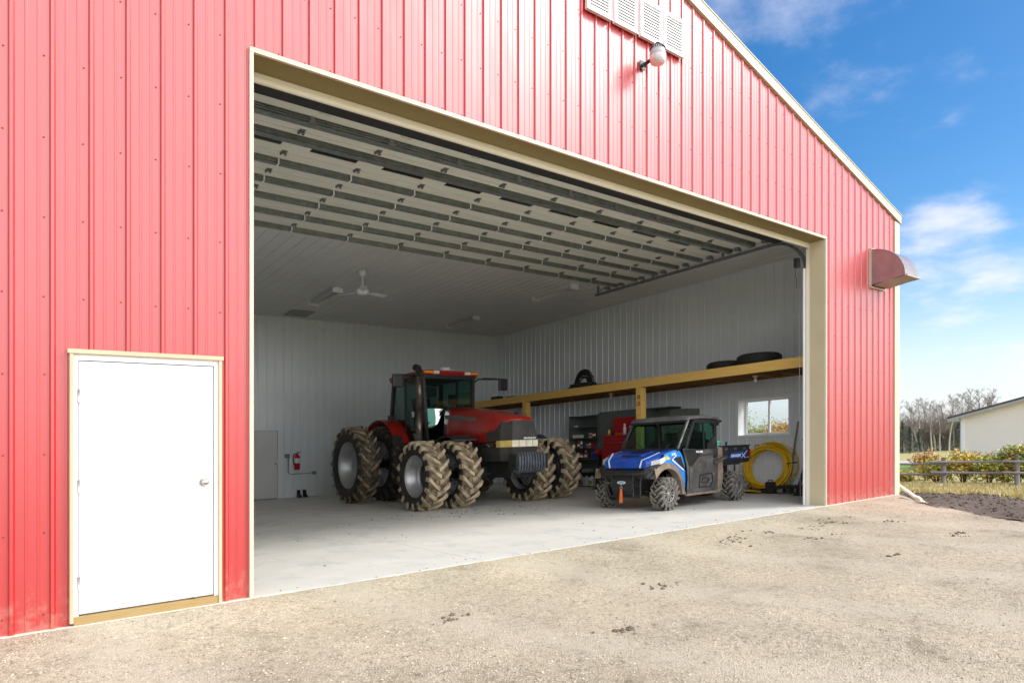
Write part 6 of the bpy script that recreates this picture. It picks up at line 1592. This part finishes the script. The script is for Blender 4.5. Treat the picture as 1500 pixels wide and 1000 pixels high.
trs = [(1323,93,1.0),(1338,96,.95),(1344,92,.95),(1350,90,1.0),(1358,98,1.0),(1364,91,.92),(1369,96,.98),(1378,94,.9),(1384,99,1.05),(1391,93,1.0),(1399,97,1.02),(1408,101,1.12),(1416,98,1.1),(1425,104,1.16),(1434,99,1.14),(1441,105,1.20),(1449,103,1.12),(1312,95,1.0),(1300,98,1.0),(1458,108,1.0)]
for i, (px, X, s) in enumerate(trs):
    Y = on_line(px, X)
    src = protos[i % 3]
    o = src if i < 3 else copy_tree(src)
    if i >= 3: NOSHEAR.add(o.name)
    o.location = (X, Y, land(X, Y)-.1); o.rotation_euler.z = random.uniform(0, 6.28); o.scale = (s*random.uniform(.8,1.0),)*2 + (s*.72,)
    tag(o, 'bare pale aspen standing above the cream house roof' if px > 1405 else 'bare pale aspen in the stand between the barn and the house', 'tree', 'bare aspens beyond the yard')
M_NEEDLE = mat('spruce_needles', (0.18,0.225,0.16), .9, color2=(0.22,0.26,0.19), nscale=4)
def spruce(px, X, H, label):
    Y = on_line(px, X); o = empty('spruce_tree', (X, Y, land(X,Y)-.1), 0, label, 'tree', 'dark spruces among the aspens'); NOSHEAR.add(o.name)
    rnd = random.Random(int(px)); mb = MB(); mb.tube([(0,0,0),(0,0,H)],[.12,.02],6); mb.build('trunk', M_STEM, o)
    v = []; f = []
    for k in range(1500):
        t = rnd.random()**.8; z = H*(.06+.94*t); rr_ = H*.24*(1-t)+.05; a = rnd.uniform(0,6.28); q = rr_*rnd.uniform(.3,1.05)
        p = V(math.cos(a)*q, math.sin(a)*q, z - q*.25); d = V(math.cos(a)+rnd.gauss(0,.3), math.sin(a)+rnd.gauss(0,.3), rnd.uniform(-.4,.2)).normalized(); e = d.cross(V(0,0,1)).normalized(); w = rnd.uniform(.10,.22)
        i = len(v); v += [tuple(p-d*w), tuple(p+e*w*.35), tuple(p+d*w), tuple(p-e*w*.35)]; f.append((i,i+1,i+2,i+3))
    np_mesh('crown', v, f, M_NEEDLE, o)
spruce(1333, 86, 3.4, 'dark spruce nearest the barn corner, low among the aspens')
spruce(1347, 90, 3.0, 'small dark spruce in the middle of the aspens')
spruce(1322, 88, 4.0, 'dark spruce half hidden by the barn wall')
spruce(1404, 86, 4.2, 'dark spruce beside the white corner of the house')
# brush below the trees: one tangled mass
def brush():
    rnd = random.Random(5); v = []; f = []; mi = []
    for k in range(34000):
        px = rnd.uniform(1180, 1620); X = rnd.uniform(96, 106); Y = on_line(px, X); z0 = land(X, Y)-.1
        hmax = 4.3*(.75+.35*mnoise.noise(Vector((px*.06, 1.3, 0)))+.12*mnoise.noise(Vector((px*.3, 7, 0))))
        z = hmax*rnd.random()**.75
        a = rnd.uniform(0,6.28); l = rnd.uniform(.12,.42); w = rnd.uniform(.02,.06); d = V(math.cos(a)*.45, math.sin(a)*.45, rnd.uniform(.3,1)).normalized()*l; e = d.orthogonal().normalized()*w
        p = V(X, Y, z0+z); i = len(v); v += [tuple(p-d-e), tuple(p-d+e), tuple(p+d+e*.4), tuple(p+d-e*.4)]; f.append((i,i+1,i+2,i+3)); mi.append(rnd.choice((0,0,1,1,2)))
    ms = [M_TWIG, mat('brush_brown',(0.36,0.32,0.25),.9), mat('brush_green',(0.24,0.25,0.18),.9)]
    o = np_mesh('brush', v, f, ms, mi=mi, kind='stuff', label='tangled grey-brown brush filling the ground below the aspens', cat='brush')
brush()
# far wood closing the horizon
def far_wood():
    rnd = random.Random(8); v = []; f = []; mi = []
    for k in range(16000):
        a = rnd.uniform(-1.2, 2.0); d = rnd.uniform(240, 300); x = d*math.cos(a); y = d*math.sin(a)
        z0 = land(x, y)-.5; z = rnd.random()**.7*8*(.8+.4*mnoise.noise(Vector((a*40,0,3))))
        w = rnd.uniform(.5,1.3); i = len(v); t = V(-math.sin(a), math.cos(a), 0)
        p = V(x, y, z0+z); v += [tuple(p-t*w), tuple(p+V(0,0,-w)), tuple(p+t*w), tuple(p+V(0,0,w*1.5))]; f.append((i,i+1,i+2,i+3)); mi.append(rnd.choice((0,1)))
    np_mesh('far_wood', v, f, [mat('far_grey',(0.38,0.37,0.35),.9), mat('far_green',(0.30,0.32,0.27),.9)], mi=mi, kind='stuff', label='distant grey wood along the horizon', cat='wood')
far_wood()

# ================================================================== the site falls away behind the front wall: plumb things follow the slope
bpy.context.view_layer.update()
def drop(y): return -FALL*max(y, 0.0)
tops = [o for o in scene.objects if o.parent is None]
world = {o.name: o.matrix_world.copy() for o in scene.objects}
done = set()
def follow(o, noshear, parent_drop):
    M = world[o.name]; w = M.translation
    d0 = drop(w.y)
    if o.parent is None: o.location.z += d0; mine = d0
    elif noshear: mine = parent_drop
    else: o.location.z += d0 - parent_drop; mine = d0
    if o.type == 'MESH' and not noshear and o.data.name not in done:
        done.add(o.data.name)
        me = o.data; n = len(me.vertices); co = np.empty(n*3, np.float32); me.vertices.foreach_get('co', co); co = co.reshape(-1,3)
        Mn = np.array(M); wy = co @ Mn[1,:3].astype(np.float32) + np.float32(Mn[1,3])
        co[:,2] += -FALL*np.maximum(wy, 0) - mine
        me.vertices.foreach_set('co', co.ravel()); me.update()
    for c in o.children: follow(c, noshear, mine)
for o in tops: follow(o, o.name in NOSHEAR, 0.0)

# ================================================================== SKY, SUN, CAMERA
SUN_AZ = R(180-55)        # measured from +Y towards +X
SUN_EL = R(41)
w = bpy.data.worlds.new('World'); scene.world = w; w.use_nodes = True
nt = w.node_tree; N = nt.nodes; L = nt.links; bg = N['Background']
sky = N.new('ShaderNodeTexSky'); sky.sky_type = 'NISHITA'; sky.sun_disc = False
sky.sun_elevation = SUN_EL; sky.sun_rotation = SUN_AZ; sky.air_density = 1.0; sky.dust_density = .6; sky.ozone_density = 2.2
tcw = N.new('ShaderNodeTexCoord')
sepw = N.new('ShaderNodeSeparateXYZ'); L.new(tcw.outputs['Generated'], sepw.inputs[0])
def math_(op, a, b=None, c=None):
    n = N.new('ShaderNodeMath'); n.operation = op
    for i, q in enumerate((a, b, c)):
        if q is None: continue
        if isinstance(q, (int, float)): n.inputs[i].default_value = q
        else: L.new(q, n.inputs[i])
    return n.outputs[0]
zc = math_('ADD', math_('MAXIMUM', sepw.outputs[2], 0.0), .22)
cx_ = math_('DIVIDE', sepw.outputs[0], zc); cy_ = math_('DIVIDE', sepw.outputs[1], zc)
cmb = N.new('ShaderNodeCombineXYZ'); L.new(cx_, cmb.inputs[0]); L.new(cy_, cmb.inputs[1])
cn = N.new('ShaderNodeTexNoise'); cn.inputs['Scale'].default_value = 1.55; cn.inputs['Detail'].default_value = 9; cn.inputs['Roughness'].default_value = .56
mpw = N.new('ShaderNodeMapping'); mpw.inputs['Location'].default_value = (3.1, 7.4, 1.2); L.new(cmb.outputs[0], mpw.inputs[0]); L.new(mpw.outputs[0], cn.inputs['Vector'])
# more cloud low down and behind the camera
back = math_('MULTIPLY', sepw.outputs[1], -.20)
low = math_('MULTIPLY', math_('SUBTRACT', .42, sepw.outputs[2]), .22)
dens = math_('ADD', math_('ADD', cn.outputs['Fac'], math_('MAXIMUM', back, -.01)), low)
mrw = N.new('ShaderNodeMapRange'); mrw.interpolation_type = 'SMOOTHSTEP'; mrw.inputs['From Min'].default_value = .55; mrw.inputs['From Max'].default_value = .74; mrw.inputs['To Max'].default_value = .75
L.new(dens, mrw.inputs['Value'])
mxw = N.new('ShaderNodeMix'); mxw.data_type = 'RGBA'; L.new(mrw.outputs[0], mxw.inputs[0]); mxw.inputs[7].default_value = (5.3, 5.2, 5.8, 1)
hsv = N.new('ShaderNodeHueSaturation'); hsv.inputs['Saturation'].default_value = 1.42; hsv.inputs['Value'].default_value = .72; L.new(sky.outputs[0], hsv.inputs['Color'])
L.new(hsv.outputs[0], mxw.inputs[6])
hz_ = N.new('ShaderNodeMapRange'); hz_.interpolation_type = 'SMOOTHSTEP'; hz_.inputs['From Min'].default_value = .24; hz_.inputs['From Max'].default_value = -.02; hz_.inputs['To Max'].default_value = .75
L.new(sepw.outputs[2], hz_.inputs['Value'])
mxh = N.new('ShaderNodeMix'); mxh.data_type = 'RGBA'; L.new(hz_.outputs[0], mxh.inputs[0]); L.new(mxw.outputs[2], mxh.inputs[6]); mxh.inputs[7].default_value = (4.6, 5.1, 5.7, 1)
# unseen bright cloud veil added behind the camera as white fill light
mrb = N.new('ShaderNodeMapRange'); mrb.interpolation_type = 'SMOOTHSTEP'; mrb.inputs['From Min'].default_value = .02; mrb.inputs['From Max'].default_value = .65
L.new(math_('SUBTRACT', math_('MULTIPLY', sepw.outputs[1], -1.0), math_('MULTIPLY', math_('SUBTRACT', cn.outputs['Fac'], .5), -.9)), mrb.inputs['Value'])
mxb = N.new('ShaderNodeMix'); mxb.data_type = 'RGBA'; L.new(math_('MULTIPLY', mrb.outputs[0], .88), mxb.inputs[0]); L.new(mxh.outputs[2], mxb.inputs[6]); mxb.inputs[7].default_value = (16, 16, 16.4, 1)
L.new(mxb.outputs[2], bg.inputs['Color']); bg.inputs['Strength'].default_value = .10

sd = bpy.data.lights.new('sun', 'SUN'); sd.energy = 1.7; sd.angle = R(18); sd.color = (1.0, .95, .87)
so = bpy.data.objects.new('sun', sd); COL.objects.link(so)
dv = V(math.sin(SUN_AZ)*math.cos(SUN_EL), math.cos(SUN_AZ)*math.cos(SUN_EL), math.sin(SUN_EL))
so.rotation_euler = dv.to_track_quat('Z', 'Y').to_euler(); so.location = dv*60

cd_ = bpy.data.cameras.new('camera'); cam = bpy.data.objects.new('camera', cd_); COL.objects.link(cam)
cam.location = (-1.708, -6.10, 1.602); cam.rotation_euler = (R(90), 0, -math.atan2(960, 1264))
cd_.sensor_width = 36; cd_.lens = 36*960/1500; cd_.shift_y = 112/1500; cd_.clip_end = 6000; cd_.clip_start = .05
scene.camera = cam
vs_ = scene.view_settings; vs_.view_transform = 'Standard'; vs_.look = 'None'; vs_.exposure = 1.05; vs_.gamma = 1
scene.cycles.max_bounces = 9; scene.cycles.diffuse_bounces = 5; scene.cycles.glossy_bounces = 4; scene.cycles.transparent_max_bounces = 12; scene.cycles.transmission_bounces = 5
scene.cycles.use_denoising = True
scene.cycles.caustics_reflective = False; scene.cycles.caustics_refractive = False
